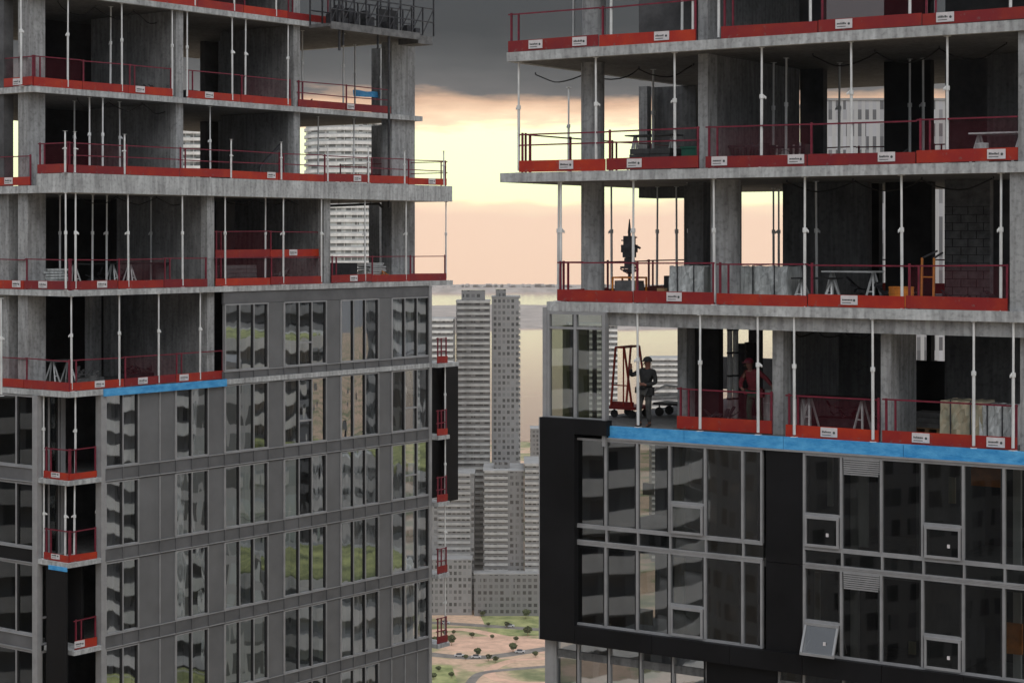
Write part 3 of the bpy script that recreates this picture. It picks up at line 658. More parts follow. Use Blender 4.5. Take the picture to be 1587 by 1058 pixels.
guard(RF, (S(862)+.1, .2), (S(862)+.1, 9), zr[4], 'side guardrail left of the spiky rig receding towards the lake', rails=(1.0,), boards=True)
guard(RF, (S(870)+2, 11.5), (S(870)+12, 11.5), zr[4], 'far guardrail behind the spiky rig on the back edge of the slab', rails=(1.0,), boards=True)
guard(RF, (S(803)+2, 11.5), (S(803)+9, 11.5), zr[3], 'far thin guardrail on the back edge of the projecting slab', rails=(1.0,), boards=False)
guard(RF, (S(940)+1, 12.5), (S(940)+9, 12.5), zr[5], 'far guardrail behind the worker at the open bay', rails=(1.1,), boards=False)

# ------------------------------------------------------------------ telescopic props
def make_prop():
    r = thing('telescopic_prop', 'x', 'prop', (0, 0, 0))
    MB().cyl((0, 0, .02), (0, 0, .60), .036, 10).obj('outer_tube', 'steel', r)
    MB().cyl((0, 0, .60), (0, 0, .985), .027, 10).obj('inner_tube', 'steel', r)
    MB().cyl((0, 0, .565), (0, 0, .60), .055, 10).cyl((.05, 0, .585), (.11, 0, .57), .012, 6).obj('collar', 'steel', r)
    MB().box(-.07, .07, -.07, .07, 0, .004).obj('base_plate', 'steel', r)
    MB().box(-.06, .06, -.06, .06, .985-.003, .985+.001).obj('head_plate', 'steel', r)
    return r
proto = make_prop(); used = [False]
def props(fr, rows, where, grp):
    n = len(rows)
    for i, (px, t, zb, zt) in enumerate(rows):
        if not used[0]: r = proto; used[0] = True
        else: r = copy_thing(proto)
        r['label'] = f'{ORD[i]} thin prop from left {where}'; r['group'] = grp
        p = fr.w(fr.s_at(px, t), t); r.location = (p.x, p.y, zb); r.scale = (1, 1, (zt-zb)/.986)
        r.rotation_euler = (random.uniform(-.006, .006), random.uniform(-.006, .006), random.uniform(0, 6))
G = 'telescopic steel props along the slab edges'
def LP(lo, hi, pts, where):
    props(LF, [(px, t, zl[lo]-(.38 if lo == 'c' and t > 1.6 else 0), zl[hi]-TH[hi]-.003) for px, t in sorted(pts)], where, G)
LP('a', 'aa', [(302, 1.95), (363, 1.95), (428, 1.95)], 'at the upper left edge of the picture')
LP('b', 'a', [(33, 2.3), (105, 1.95), (171, 3), (189, 1.95), (267, 1.95), (290, 1.95), (360, 1.95), (380, 2), (446, 1.95), (468, 3), (532, 2.5), (550, 5), (590, 5)], 'on the second open storey of the left tower')
LP('c', 'b', [(139, 2.2), (159, 2.0), (115, 4), (186, 3), (326, 2.2), (493, 3), (548, 2.6)], 'under the ceiling just above the thick ledge')
props(LF, [(px, .12, zl['c'], LF.z_at(px, py, .12)) for px, py in ((101, 203), (116, 204), (193, 208), (358, 216), (436, 220), (508, 224), (571, 228), (627, 233), (688, 234))], 'ending free in the air on the thick ledge', G)
LP('d', 'c', [(93, 3), (102, .15), (117, .15), (143, 2), (165, 2), (199, .15), (234, 3), (283, .15), (349, .15), (411, .6), (439, .15), (498, .15), (566, .15), (629, .15), (691, .2)], 'on the storey below the thick ledge')
LP('e', 'd', [(2, .5), (111, .15), (185, .15), (246, .15), (310, .15)], 'on the storey above the blue strip of the left tower')
LP('f', 'e', [(68, LF.t_at(68, .2)), (117, .2), (152, .4)], 'in the upper corner loggia')
LP('g', 'f', [(68, LF.t_at(68, .2)), (101, .4), (115, .2), (150, .4)], 'in the lower corner loggia')
LP('h', 'g', [(153, .2)], 'beside the black boarding') if False else props(LF, [(153, .3, zl['h'], zl['g']-.16)], 'beside the black boarding in the corner', G)
for i, (a, b) in enumerate(zip(zbs[:-1], zbs[1:])):
    props(LF, [(690, -.1, b, a-.165)], 'on the right edge balcony ' + ('just under the lowest full slab', 'with black boarding', 'under the black boarding', 'lowest in view')[i], G)
def RP(lo, pts, where, dt=0):
    props(RF, [(px, t, zr[lo], zr[lo-1]-.243-(.0)) for px, t in sorted(pts)], where, G)
RP(2, [(889, 3), (947, .2), (1057, 1), (1074, .2), (1114, .2), (1256, .2), (1410, .2), (1566, .2)], 'at the upper right edge of the picture')
RP(3, [(804, .2), (881, 8), (924, .2), (1012, 4), (1046, .2), (1180, .2), (1198, 4), (1218, 3), (1320, .2), (1300, 5), (1410, 5), (1431, 5), (1468, .2)], 'on the storey with the green bin')
RP(4, [(865, .4), (869, .2), (948, 5), (981, .2), (1018, 6), (1049, 6), (1068, 3), (1107, .2), (1199, 9), (1207, 10), (1247, .2), (1266, 3.5), (1398, .2), (1551, .2)], 'on the storey with the spiky rig')
props(RF, [(px, .08, zr[5]+.02, zr[4]-.245) for px in (989, 1085, 1175, 1231, 1353, 1509, 1570)], 'on the storey with the two workers', G)

# ------------------------------------------------------------------ things on the floors
def crate(fr, px, t, z, w, d, h, mt, label, name='pallet_load', cat='pallet', n=3, rot=0, group=None, pallet=True):
    """load of stacked layers on a timber pallet; px = left edge"""
    r = at(fr, name, label, cat, fr.s_at(px, t), t, z, group, rot)
    o = 0
    if pallet:
        m = MB()
        for x in (0.0, w/2-.05, w-.1): m.box(x, x+.1, 0, d, 0, .09)
        for i in range(5): y = i*(d-.1)/4; m.box(0, w, y, y+.1, .091, .115)
        m.obj('pallet_base', 'wood', r); o = .118
    m = MB(); lh = (h-o)/n
    for i in range(n):
        j = random.uniform(-.015, .015); k = max(1, int(w/.42))
        for q in range(k):
            jj = random.uniform(-.008, .008)
            m.box(q*w/k+.006+j, (q+1)*w/k-.006+j, 0.01+jj, d-.01+jj, o+i*lh+.003, o+(i+1)*lh-.008)
    m.obj('load', mt, r); return r
def rag(fr, px, t, z, w, d, h, label, mt='white', legs=True):
    """sheeted bundle: bulging wrapped block with ties"""
    r = at(fr, 'wrapped_bundle', label, 'bundle', fr.s_at(px, t), t, z)
    m = MB(); nx, nz = 10, 6
    def pt(u, v, side):
        b = .03*math.sin(u*17+v*5)+.02*math.sin(v*13+u*29); y = -b if side == 0 else d+b
        return (u*w, y, v*h + .015*math.sin(u*21))
    for side in (0, 1):
        for i in range(nx):
            for j in range(nz):
                q = [pt(i/nx, j/nz, side), pt((i+1)/nx, j/nz, side), pt((i+1)/nx, (j+1)/nz, side), pt(i/nx, (j+1)/nz, side)]
                if side: q = q[::-1]
                m.quad(*q)
    m.box(.005, w-.005, .01, d-.01, .0, h-.01); m.obj('sheeting', mt, r)
    m = MB()
    for u in (.25, .72): m.box(u*w, u*w+.03, -.06, -.045, 0, h+.02).box(u*w, u*w+.03, -.06, d+.05, h+.02, h+.03)
    m.obj('strap', 'dsteel', r); return r
def trestle(fr, px, t, z, w, h, label, top='grey'):
    r = at(fr, 'work_table', label, 'table', fr.s_at(px, t), t, z)
    MB().box(-.03, w+.03, -.02, .72, h, h+.035).obj('table_top', top, r)
    for x in (.1, w-.1):
        m = MB().beam((x-.12, .05, 0), (x, .3, h), .04, .04).beam((x-.12, .65, 0), (x, .4, h), .04, .04).beam((x+.12, .05, 0), (x, .3, h), .04, .04).beam((x+.12, .65, 0), (x, .4, h), .04, .04).beam((x-.07, .16, h*.4), (x+.07, .16, h*.4), .03, .03)
        m.obj('trestle_leg', 'steel', r)
    return r
def stack(fr, px, t, z, w, n, label, mt='steel', lh=.06, d=.8):
    r = at(fr, 'board_stack', label, 'boards', fr.s_at(px, t), t, z); m = MB()
    for i in range(n):
        j = random.uniform(-.12, .12); m.beam((j, d/2, .1+i*lh), (w+j, d/2+random.uniform(-.05, .05), .1+i*lh+random.uniform(-.01, .01)), d*.9, lh*.75)
    m.obj('boards', mt, r); MB().box(.1, .2, 0, d, 0, .07).box(w-.2, w-.1, 0, d, 0, .07).obj('bearer', 'wood', r); return r
# right tower, storey with the green bin
crate(RF, 975, 3.5, zr[3], 1.25, .9, .72, 'grey', 'dark grey block pallet against the bright sky left of the green bin', n=4)
trestle(RF, 970, 5.0, zr[3], 1.4, 1.15, 'high narrow table with long top behind the dark block pallet')
def skip():
    r = at(RF, 'rubbish_bin', 'dark green wheeled bin beside the concrete wall end', 'bin', RF.s_at(1056, 2.2), 2.2, zr[3])
    m = MB(); m.prism([(0, 0), (.58, 0), (.58, .6), (0, .6)], .12, .62); m.obj('tub', 'green', r)
    MB().box(-.03, .61, -.03, .63, .62, .67).obj('lid', 'green', r)
    for x in (.08, .5):
        MB().cyl((x, .04, .06), (x, .08, .06), .06, 12).obj('wheel', 'tyre', r)
skip()
def tubes(fr, px, t, z, n, label, h=.6, w=.9, mt='dsteel'):
    r = at(fr, 'tube_rack', label, 'rack', fr.s_at(px, t), t, z); m = MB()
    m.box(0, .05, 0, .5, 0, h+.1).box(w-.05, w, 0, .5, 0, h+.1).box(0.05, w-.05, 0, .05, .1, .15).box(0.05, w-.05, 0, .05, h, h+.05); m.obj('rack_frame', 'dsteel', r)
    m = MB()
    for i in range(n): x = .1+(w-.2)*i/(n-1); m.cyl((x, .2, .02), (x+random.uniform(-.03, .03), .25, h*random.uniform(.8, 1.25)), .028, 8)
    m.obj('tubes', mt, r)
tubes(RF, 1118, 2.0, zr[3], 9, 'rack of upright dark tubes behind the red net right of the wall end', w=1.1)
tubes(RF, 1192, 3.2, zr[3], 6, 'second rack of upright tubes in front of the grey wall', w=1.0, mt='steel')
crate(RF, 1420, 3.0, zr[3], .85, .6, .45, 'brick', 'low pile of reddish clay blocks behind the red board', n=4)
trestle(RF, 1503, 1.6, zr[3], 1.2, .72, 'grey work bench with drum at the right column', 'steel')
def drum(fr, px, t, z, r0, h, mt, label, name='drum'):
    r = at(fr, name, label, 'drum', fr.s_at(px, t)+r0, t, z)
    MB().cyl((0, 0, 0), (0, 0, h), r0, 20).obj('barrel', mt, r, )
    m = MB()
    for zz in (.02, h*.35, h*.66, h-.03): m.cyl((0, 0, zz), (0, 0, zz+.02), r0*1.04, 20)
    m.obj('hoop', 'steel' if mt == 'white' else mt, r); return r
drum(RF, 1512, 1.4, zr[3], .15, .5, 'white', 'pale upright drum standing under the grey work bench')
r = at(RF, 'planter_tray', 'low green tray of plants-coloured netting in front of the ribbed tower', 'tray', RF.s_at(1265, 3), 3, zr[3]) 
m = MB().box(0, .9, 0, .5, 0, .12).box(.03, .87, .03, .47, .12, .15)
for i in range(60):
    x, y = random.uniform(.05, .85), random.uniform(.05, .45); m.beam((x, y, .14), (x+random.uniform(-.06, .06), y, .14+random.uniform(.05, .16)), .05, .02)
m.obj('netting', 'greencloth', r); r['label'] = 'low heap of green netting in front of the pale ribbed tower'; r['category'] = 'netting'; r.name = 'netting_heap'
crate(RF, 1241, 2.2, zr[3], .35, .4, .36, 'dsteel', 'small dark toolbox left of the green netting heap', name='toolbox', cat='toolbox', n=1, pallet=False)
# right tower, storey with the rig
def rig():
    r = at(RF, 'mast_rig', 'dark spiky mast rig rising from a framed crate against the bright sky', 'rig', RF.s_at(968, 1.6), 1.6, zr[4])
    m = MB(); w = .36
    for x in (-w, w):
        for y in (0, .5): m.box(x-.02, x+.02, y-.02, y+.02, 0, .62)
    for z in (.05, .6):
        m.box(-w, w, -.02, .02, z-.02, z+.02).box(-w, w, .48, .52, z-.02, z+.02).box(-w-.02, -w+.02, .02, .48, z-.02, z+.02).box(w-.02, w+.02, .02, .48, z-.02, z+.02)
    m.obj('crate_frame', 'orange', r)
    MB().box(-w+.04, w-.04, .03, .45, .06, .52).obj('machine_body', 'grey', r)
    m = MB().cyl((0, .25, .4), (0, .25, 1.75), .04, 8).cyl((0, .25, 1.75), (0, .25, 2.12), .05, 8, .012)
    m.obj('mast', 'dsteel', r)
    m = MB()
    for z, w_, h in ((1.55, .13, .26), (1.35, .2, .2), (1.2, .15, .16), (1.0, .1, .22), (.86, .22, .06), (.78, .13, .08)):
        m.prism([(-w_, .15), (w_, .13), (w_*.9, .37), (-w_*.85, .33)], z-h/2, z+h/2)
    for i in range(14):
        z = random.uniform(.9, 1.65); a = random.uniform(0, 6.28); l = random.uniform(.12, .28)
        m.beam((0, .25, z), (l*math.cos(a), .25+l*.5*math.sin(a), z+random.uniform(-.12, .1)), .03, .03)
    m.beam((.05, .22, 1.5), (.34, .22, 1.36), .05, .05).beam((.12, .22, 1.15), (.22, .22, .9), .03, .03)
    m.obj('head_assembly', 'dsteel', r)
    m = MB()
    for i in range(8):
        a = i*.785; m.cyl((.05*math.cos(a), .25+.05*math.sin(a), .7), (.28*math.cos(a), .25+.12*math.sin(a), .82), .014, 6)
    m.obj('spokes', 'rail', r)
rig()
rag(RF, 1037, 1.3, zr[4], 1.0, .8, .92, 'leftmost of three pale sheeted bundles right of the spiky rig')
rag(RF, 1112, 1.5, zr[4], .66, .8, .92, 'middle pale sheeted bundle tucked behind the round column')
rag(RF, 1150, 1.7, zr[4], 1.25, .8, .92, 'rightmost and widest pale sheeted bundle before the dark trestles')
crate(RF, 1029, 2.5, zr[4], .18, .5, .65, 'dsteel', 'narrow dark upright case left of the sheeted bundles', name='equipment_case', cat='case', n=1, pallet=False)
crate(RF, 1018, 1.2, zr[4], .22, .2, .36, 'wood', 'small tan carton on the slab between rig and sheeted bundles', name='carton', cat='carton', n=1, pallet=False)
trestle(RF, 1228, 1.6, zr[4], 1.0, .62, 'left dark trestle table right of the sheeted bundles', 'dark')
trestle(RF, 1275, 2.4, zr[4], 1.3, .78, 'right trestle table with long plank top in the dark bay', 'steel')
drum(RF, 1379, 1.3, zr[4], .29, .48, 'orange', 'squat orange drum behind the red boards')
r = at(RF, 'hand_trolley', 'orange hand trolley leaning beside the squat drum', 'trolley', RF.s_at(1428, 1.8), 1.8, zr[4])
MB().beam((0, 0, .05), (-.08, .25, 1.15), .045, .045).beam((.3, 0, .05), (.22, .25, 1.15), .045, .045).beam((.0, .03, .2), (.3, .03, .2), .03, .03).beam((-.05, .15, .7), (.25, .15, .7), .03, .03).obj('frame', 'orange', r)
MB().beam((-.08, .25, 1.15), (.32, .2, 1.32), .04, .04).beam((.22, .25, 1.15), (.45, .2, 1.28), .04, .04).obj('handle', 'dsteel', r)
for x in (-.03, .33): MB().cyl((x-.02, .08, .1), (x+.02, .08, .1), .1, 12).obj('wheel', 'tyre', r)
# right tower, storey with the workers
def aframe():
    r = at(RF, 'a_frame_rack', 'tall red A-frame glass rack on wheels left of the standing worker', 'rack', RF.s_at(948, 2.3), 2.3, zr[5]); h = 1.85
    m = MB()
    for y in (0, .8):
        m.beam((-.02, y, .3), (.12, y, h), .045, .045).beam((.62, y, .3), (.38, y, h), .045, .045).beam((.36, y, .3), (.36, y, h), .03, .03)
    m.beam((.12, 0, h), (.38, 0, h), .05, .05).beam((.12, .8, h), (.38, .8, h), .05, .05).beam((.12, 0, h), (.12, .8, h), .04, .04).beam((.38, 0, h), (.38, .8, h), .04, .04)
    m.beam((-.0, 0, .85), (.55, 0, .85), .03, .03).obj('frame', 'board', r)
    MB().box(-.1, .72, -.05, .85, .22, .3).box(-.05, .65, 0, .05, .3, .42).obj('deck', 'board', r)
    for x in (.05, .6):
        for y in (.05, .75): MB().cyl((x, y-.03, .1), (x, y+.03, .1), .1, 12).cyl((x, y, .1), (x, y, .22), .02, 6).obj('wheel', 'tyre', r)
aframe()
def cart():
    r = at(RF, 'beam_cart', 'flat cart loaded with pale metal profiles right of the standing worker', 'cart', RF.s_at(1012, 3.2), 3.2, zr[5])
    MB().box(0, 1.3, 0, .7, .3, .36).obj('deck', 'dsteel', r)
    m = MB()
    for i in range(7): m.beam((-.3+random.uniform(-.1, .1), .1+.08*i, .42+.05*(i % 3)), (1.3+random.uniform(-.1, .2), .12+.08*i, .55+.06*(i % 3)), .05, .04)
    m.beam((-.4, .05, .5), (.35, .05, .82), .06, .05).beam((.35, .05, .82), (1.2, .08, .80), .06, .05)
    m.obj('profiles', 'steel', r)
    for x in (.15, 1.1):
        for y in (.08, .62): MB().cyl((x, y-.03, .12), (x, y+.03, .12), .12, 12).cyl((x, y, .12), (x, y, .3), .02, 6).obj('wheel', 'tyre', r)
cart()
def duct(px, t, rr, label, mt='steel', z1=None):
    zb, zt = rst(5); r = at(RF, 'riser_pipe', label, 'pipe', RF.s_at(px, t), t, zb)
    hh = (z1 or zt-zb)-.003; MB().cyl((0, 0, 0), (0, 0, hh), rr, 14).obj('pipe', mt, r)
    m = MB()
    for z in (.5, 1.1, 1.7, 2.3):
        if z < hh: m.cyl((0, 0, z), (0, 0, z+.05), rr*1.15, 14)
    m.obj('coupling', 'dsteel', r)
duct(1131, 3.6, .07, 'leftmost pale riser pipe behind the red hooded worker'); duct(1140, 3.8, .075, 'middle pale riser pipe behind the red hooded worker'); duct(1149, 4.2, .13, 'thick dark riser pipe behind the red hooded worker', 'dsteel', 1.95)
crate(RF, 1153, 4.8, zr[5], .3, .3, 1.95, 'dark', 'tall black cabinet beside the thick riser pipe', name='cabinet', cat='cabinet', n=1, pallet=False)
rag(RF, 1457, 1.0, zr[5], 1.02, .8, .98, 'left wrapped pallet with yellowish sheeting on the workers storey', 'wrap_y')
rag(RF, 1518, 1.0, zr[5], .75, .8, .92, 'right wrapped pallet of pale sheeting near the end column', 'white')
trestle(RF, 1240, 1.9, zr[5], 1.6, .8, 'wide black work table between two columns', 'dark')
rag(RF, 1228, 2.0, zr[5], .3, .3, .75, 'narrow pale roll leaning at the left end of the black work table')
crate(RF, 1415, 3.0, zr[5], .7, .6, .5, 'grey', 'low grey stack behind the bright wrapped pallets', n=3)
drum(RF, 1184, 1.9, zr[5], .12, .95, 'white', 'slim white gas bottle beside the red hooded worker', 'gas_bottle')
# left tower
stack(LF, 5, 4.0, zl['d'], 1.5, 9, 'stack of whitish boards at far left on the storey below the thick ledge', 'white', .09, 1)
stack(LF, 72, 2.2, zl['d'], .9, 7, 'stack of grey sheets and a purple bag right of the corner column', 'white', .09, .8)
trestle(LF, 122, 2.2, zl['d'], 1.9, .8, 'long dark bench right of the stacked sheets in the left tower', 'dark')
trestle(LF, 208, 2.2, zl['d'], 2.1, .8, 'second long dark bench before the bare wall in the left tower', 'dark')
crate(LF, 350, 1.6, zl['d'], 1.6, .8, .72, 'grey', 'dark stack of blocks under the raised orange board', n=4)
crate(LF, 516, 1.4, zl['d'], 1.45, .9, .75, 'dark', 'black box shaped crate beside the last slab bay of the left tower', name='storage_crate', cat='crate', n=1, pallet=False)
stack(LF, 572, 1.6, zl['d'], 1.0, 9, 'stack of striped boards right of the black crate', 'drywall', .075, .7)
crate(LF, 240, 3.2, zl['b'], .9, .7, .6, 'dsteel', 'dark material heap beside the bare wall on the second open storey', n=3)
crate(LF, 292, 3.2, zl['b'], .5, .5, .45, 'dsteel', 'small dark box in the see-through bay of the left tower', name='toolbox', cat='toolbox', n=1, pallet=False)
crate(LF, 392, 3.6, zl['b'], .8, .6, .4, 'dsteel', 'low dark load in the middle bay of the second open storey', n=2)
stack(LF, -5, 5.0, zl['b'], 2.2, 4, 'pale planks lying at far left on the second open storey', 'steel', .08, .9)
trestle(LF, 88, 2.5, zl['e'], .9, .8, 'grey table near the corner column above the blue strip', 'grey')
crate(LF, 2, 4.5, zl['e'], 1.0, .8, .8, 'drywall', 'pale crate at far left above the glazed corner', name='storage_crate', cat='crate', n=2)
stack(LF, 446, 3.5, zl['c']-.38, .9, 3, 'low dark boards lying behind the ledge before the pale round tower', 'dsteel', .1, .5)
r = at(LF, 'hanging_pipe', 'black pipe under the ceiling in front of the pale round tower', 'pipe', LF.s_at(512, 2), 2, LF.z_at(512, 319, 2))
MB().cyl((0, 0, 0), (2.9, 0, .12), .05, 10).cyl((2.9, 0, .12), (3.1, 0, -.02), .05, 10).obj('pipe', 'dark', r); MB().beam((.5, 0, .03), (.5, 0, .32), .02, .02).beam((2.4, 0, .1), (2.4, 0, .32), .02, .02).obj('hanger', 'dsteel', r)
r = at(LF, 'diagonal_brace', 'black diagonal brace leaning on the bare wall above the thick ledge', 'brace', LF.s_at(404, 2.2), 2.2, zl['c']-.38)
MB().beam((0, 0, .02), (0, .05, 1.0), .06, .06).beam((0, .05, .95), (1.2, .1, 1.85), .09, .09).obj('bar', 'dsteel', r)
# blue strip
r = at(LF, 'tarpaulin', 'blue tarpaulin strip tied over the rail beside the pier of the left tower', 'tarpaulin', LF.s_at(548, 5.2), 5.2, zl['b']+.95)
m = MB(); n = 14; 
for i in range(n):
    f0, f1 = i/n, (i+1)/n; m.quad((f0*2, .03*math.sin(f0*20), .0+.06*f0), (f1*2, .03*math.sin(f1*20), .06*f1), (f1*2, .05, .28+.02*math.sin(f1*11)), (f0*2, .05, .28+.02*math.sin(f0*11)))
m.obj('sheet', 'blue', r)
def bucket(fr, px, t, z, mt, label, h=.34):
    r = at(fr, 'bucket', label, 'bucket', fr.s_at(px, t), t, z); MB().cyl((0, 0, 0), (0, 0, h), .12, 14, .15).obj('pail', mt, r)
    m = MB()
    for i in range(8): a, b = math.pi*i/8, math.pi*(i+1)/8; m.beam((.15*math.cos(a), 0, h+.12*math.sin(a)), (.15*math.cos(b), 0, h+.12*math.sin(b)), .012, .012)
    m.obj('handle', 'dsteel', r)
def coil(fr, px, t, z, mt, label):
    r = at(fr, 'cable_coil', label, 'cable', fr.s_at(px, t), t, z); m = MB()
    for k in range(4):
        rr = .26-.02*k; n = 14
        for i in range(n): a, b = 6.283*i/n, 6.283*(i+1)/n; m.cyl((rr*math.cos(a), rr*math.sin(a), .03+.05*k+.02*math.sin(3*a)), (rr*math.cos(b), rr*math.sin(b), .03+.05*k+.02*math.sin(3*b)), .022, 5)
    m.obj('cable', mt, r)
def heap(fr, px, t, z, w, h, mt, label):
    r = at(fr, 'offcut_heap', label, 'offcuts', fr.s_at(px, t), t, z); m = MB(); m.box(0, w, 0, .5, 0, h*.3)
    for i in range(26):
        x, y, zz = random.uniform(0, w), random.uniform(0, .5), random.uniform(.05, h); a = random.uniform(0, 3.1); l = random.uniform(.15, .5)
        m.beam((x, y, zz*.6), (x+l*math.cos(a), y+.3*l, zz*.6+l*random.uniform(-.1, .7)), random.uniform(.03, .12), .03)
    m.obj('offcuts', mt, r)
heap(LF, 215, 3.0, zl['b'], 1.3, .75, 'dsteel', 'dark heap of offcuts before the bare wall on the second open storey')
heap(LF, 400, 3.2, zl['b'], 1.0, .5, 'dsteel', 'low dark offcuts in the middle bay of the second open storey')
heap(LF, 468, 2.4, zl['b'], .5, .5, 'dsteel', 'small dark offcuts at the left of the bay with the tarpaulin')
heap(LF, 150, 3.4, zl['d'], 1.5, .9, 'dsteel', 'tangle of dark bars behind the long dark bench')
heap(LF, 236, 3.0, zl['d'], 1.3, .8, 'grey', 'grey offcuts behind the second dark bench')
heap(LF, 436, 1.8, zl['d'], 1.1, .6, 'grey', 'grey offcuts under the right end of the raised orange board')
heap(LF, 120, 2.6, zl['e'], 1.2, .6, 'grey', 'grey rubble pile near the post above the corner loggia')
heap(LF, 200, 3.0, zl['e'], 1.2, .55, 'dsteel', 'dark offcuts in the black bay above the blue strip')
heap(LF, 590, 1.4, zl['d'], .6, .4, 'orange', 'yellowish offcuts beside the striped board stack')
heap(RF, 1105, 2.4, zr[3], 1.0, .6, 'grey', 'grey offcuts at the foot of the upper shear wall')
heap(RF, 1340, 2.6, zr[3], .8, .4, 'dsteel', 'dark offcuts right of the green netting heap')
heap(RF, 1475, 2.2, zr[3], .7, .5, 'dsteel', 'dark tangle of bars between clay blocks and work bench')
heap(RF, 1310, 2.6, zr[4], 1.3, .7, 'dsteel', 'dark tangle of bars under the right trestle table')
heap(RF, 1468, 2.0, zr[4], 1.2, .35, 'dsteel', 'low dark offcuts before the masonry wall')
heap(RF, 1262, 2.6, zr[5], 1.6, .9, 'dsteel', 'dark tangle of bars on the floor behind the wide black table')
heap(RF, 1480, 2.6, zr[5], 1.3, .9, 'grey', 'grey offcuts behind the wrapped pallets')
heap(RF, 1088, 1.6, zr[5], .8, .4, 'dsteel', 'low offcuts behind the net left of the riser pipes')
bucket(LF, 262, 2.4, zl['b'], 'white', 'white bucket near the first wall end on the second open storey'); bucket(LF, 145, 1.6, zl['e'], 'grey', 'grey bucket behind the red board above the corner loggia')
bucket(RF, 1216, 1.2, zr[3], 'white', 'white bucket behind the red board left of the upright tubes'); bucket(RF, 1560, 1.3, zr[5], 'orange', 'yellow bucket by the end column right of the wrapped pallets')
coil(RF, 1345, 1.5, zr[4], 'dsteel', 'black cable coil on the floor right of the trestles'); coil(LF, 312, 1.4, zl['e'], 'orange', 'orange cable coil near the wall end above the blue strip')
def cable(fr, pxa, pxb, t, z, sag, label):
    a, b = fr.s_at(pxa, t), fr.s_at(pxb, t); r = at(fr, 'hanging_cable', label, 'cable', a, t, z); m = MB(); n = 24; w = b-a
    P_ = [(w*i/n, .1*math.sin(i), -sag*abs(math.sin(3*math.pi*i/n))) for i in range(n+1)]
    for p, q in zip(P_[:-1], P_[1:]): m.cyl(p, q, .018, 5)
    m.obj('cable', 'dark', r)
    for i in range(0, n+1, 8): MB().box(P_[i][0]-.015, P_[i][0]+.015, -.015, .015, P_[i][2], .06).obj('clip', 'dsteel', r)
cable(LF, 120, 268, 2.6, zl['b']-.27, .3, 'black cable looped under the ceiling above the thick ledge at left')
cable(LF, 120, 300, 1.6, zl['c']-.70, .25, 'black cable looped under the thick ledge at left'); cable(LF, 345, 495, 1.6, zl['c']-.70, .18, 'black cable looped over the raised orange board')
cable(LF, 90, 262, 3.0, zl['a']-.27, .35, 'black cable looped under the ceiling of the second open storey')
cable(RF, 1260, 1560, 2.2, zr[2]-.31, .3, 'black cable looped under the ceiling before the ribbed tower'); cable(RF, 1220, 1540, 1.8, zr[3]-.31, .25, 'black cable looped over the trestles and orange drum')
cable(RF, 1220, 1355, 1.4, zr[4]-.62, .15, 'black cable looped over the wide black table'); cable(RF, 830, 1075, 3.0, zr[2]-.31, .25, 'black cable looped under the projecting slab end')
# steel platform hung at the top of the left tower
def platform():
    s0_ = LF.s_at(512, .6); s1_ = LF.s_at(672, .6); z0 = LF.z_at(560, 42, .6)
    r = at(LF, 'steel_platform', 'dark steel work platform with railings hung at the top of the left tower', 'platform', s0_, .6, z0); Ln = s1_-s0_
    MB().box(0, Ln*.85, 0, 1.1, -.12, 0).box(0, Ln*.85, -.06, -.001, -.22, .06).box(Ln*.85+.01, Ln, .05, 1.1, -.35, -.02).obj('deck', 'grey', r)
    m = MB(); n = 9
    for i in range(n+1):
        x = Ln*i/n
        for y in (0, 1.05): m.beam((x, y, 0), (x, y, 2.2 if i % 3 == 0 else 1.1), .05, .05)
        if i < n:
            m.beam((x, 0, .05), (x+Ln/n, 0, 1.1), .03, .03)
    for z in (.55, 1.1, 1.7): m.beam((0, 0, z), (Ln, 0, z), .045, .045).beam((0, 1.05, z), (Ln, 1.05, z), .045, .045)
    m.obj('railing', 'dsteel', r)
    m = MB()
    for i in range(22):
        x = random.uniform(.3, Ln-.5); y = random.uniform(.2, .8); a = random.uniform(.1, .35); h = random.uniform(.15, .8)
        m.box(x, x+a, y, y+.25, .01, .01+h)
    m.box(.3, Ln-.5, .2, 1.0, .0, .05); m.obj('machinery', 'dsteel', r); MB().box(Ln*.62, Ln*.83, 1.0, 1.04, 0.02, 1.0).obj('side_screen', 'dark', r)
    m = MB()
    for x in (Ln*.10, Ln*.57): m.cyl((x, .1, -7 if x > 3 else -1.0), (x, .1, 3.5), .05, 8)
    for x in (Ln*.17, Ln*.5): m.cyl((x, .3, -.75), (x, .3, -.1), .045, 8)
    m.obj('hoist_cable', 'dsteel', r)
platform()

# ------------------------------------------------------------------ people
def grow(name, pts, edges, rad, m, parent, root=0, sub=2):
    me = bpy.data.meshes.new(name); me.from_pydata([tuple(p) for p in pts], edges, []); o = bpy.data.objects.new(name, me); COL.objects.link(o)
    sk = o.modifiers.new('s', 'SKIN'); sk.use_smooth_shade = True
    for i, v in enumerate(me.skin_vertices[0].data):
        rr = rad[i]; v.radius = rr if isinstance(rr, tuple) else (rr, rr); v.use_root = (i == root)
    sb_ = o.modifiers.new('u', 'SUBSURF'); sb_.levels = sub; sb_.render_levels = sub
    dg = bpy.context.evaluated_depsgraph_get(); e = o.evaluated_get(dg); nm = bpy.data.meshes.new_from_object(e)
    COL.objects.unlink(o); bpy.data.objects.remove(o)
    nm.materials.clear(); nm.materials.append(M[m]); nm.shade_smooth()
    ob = bpy.data.objects.new(name, nm); COL.objects.link(ob); ob.parent = parent; return ob
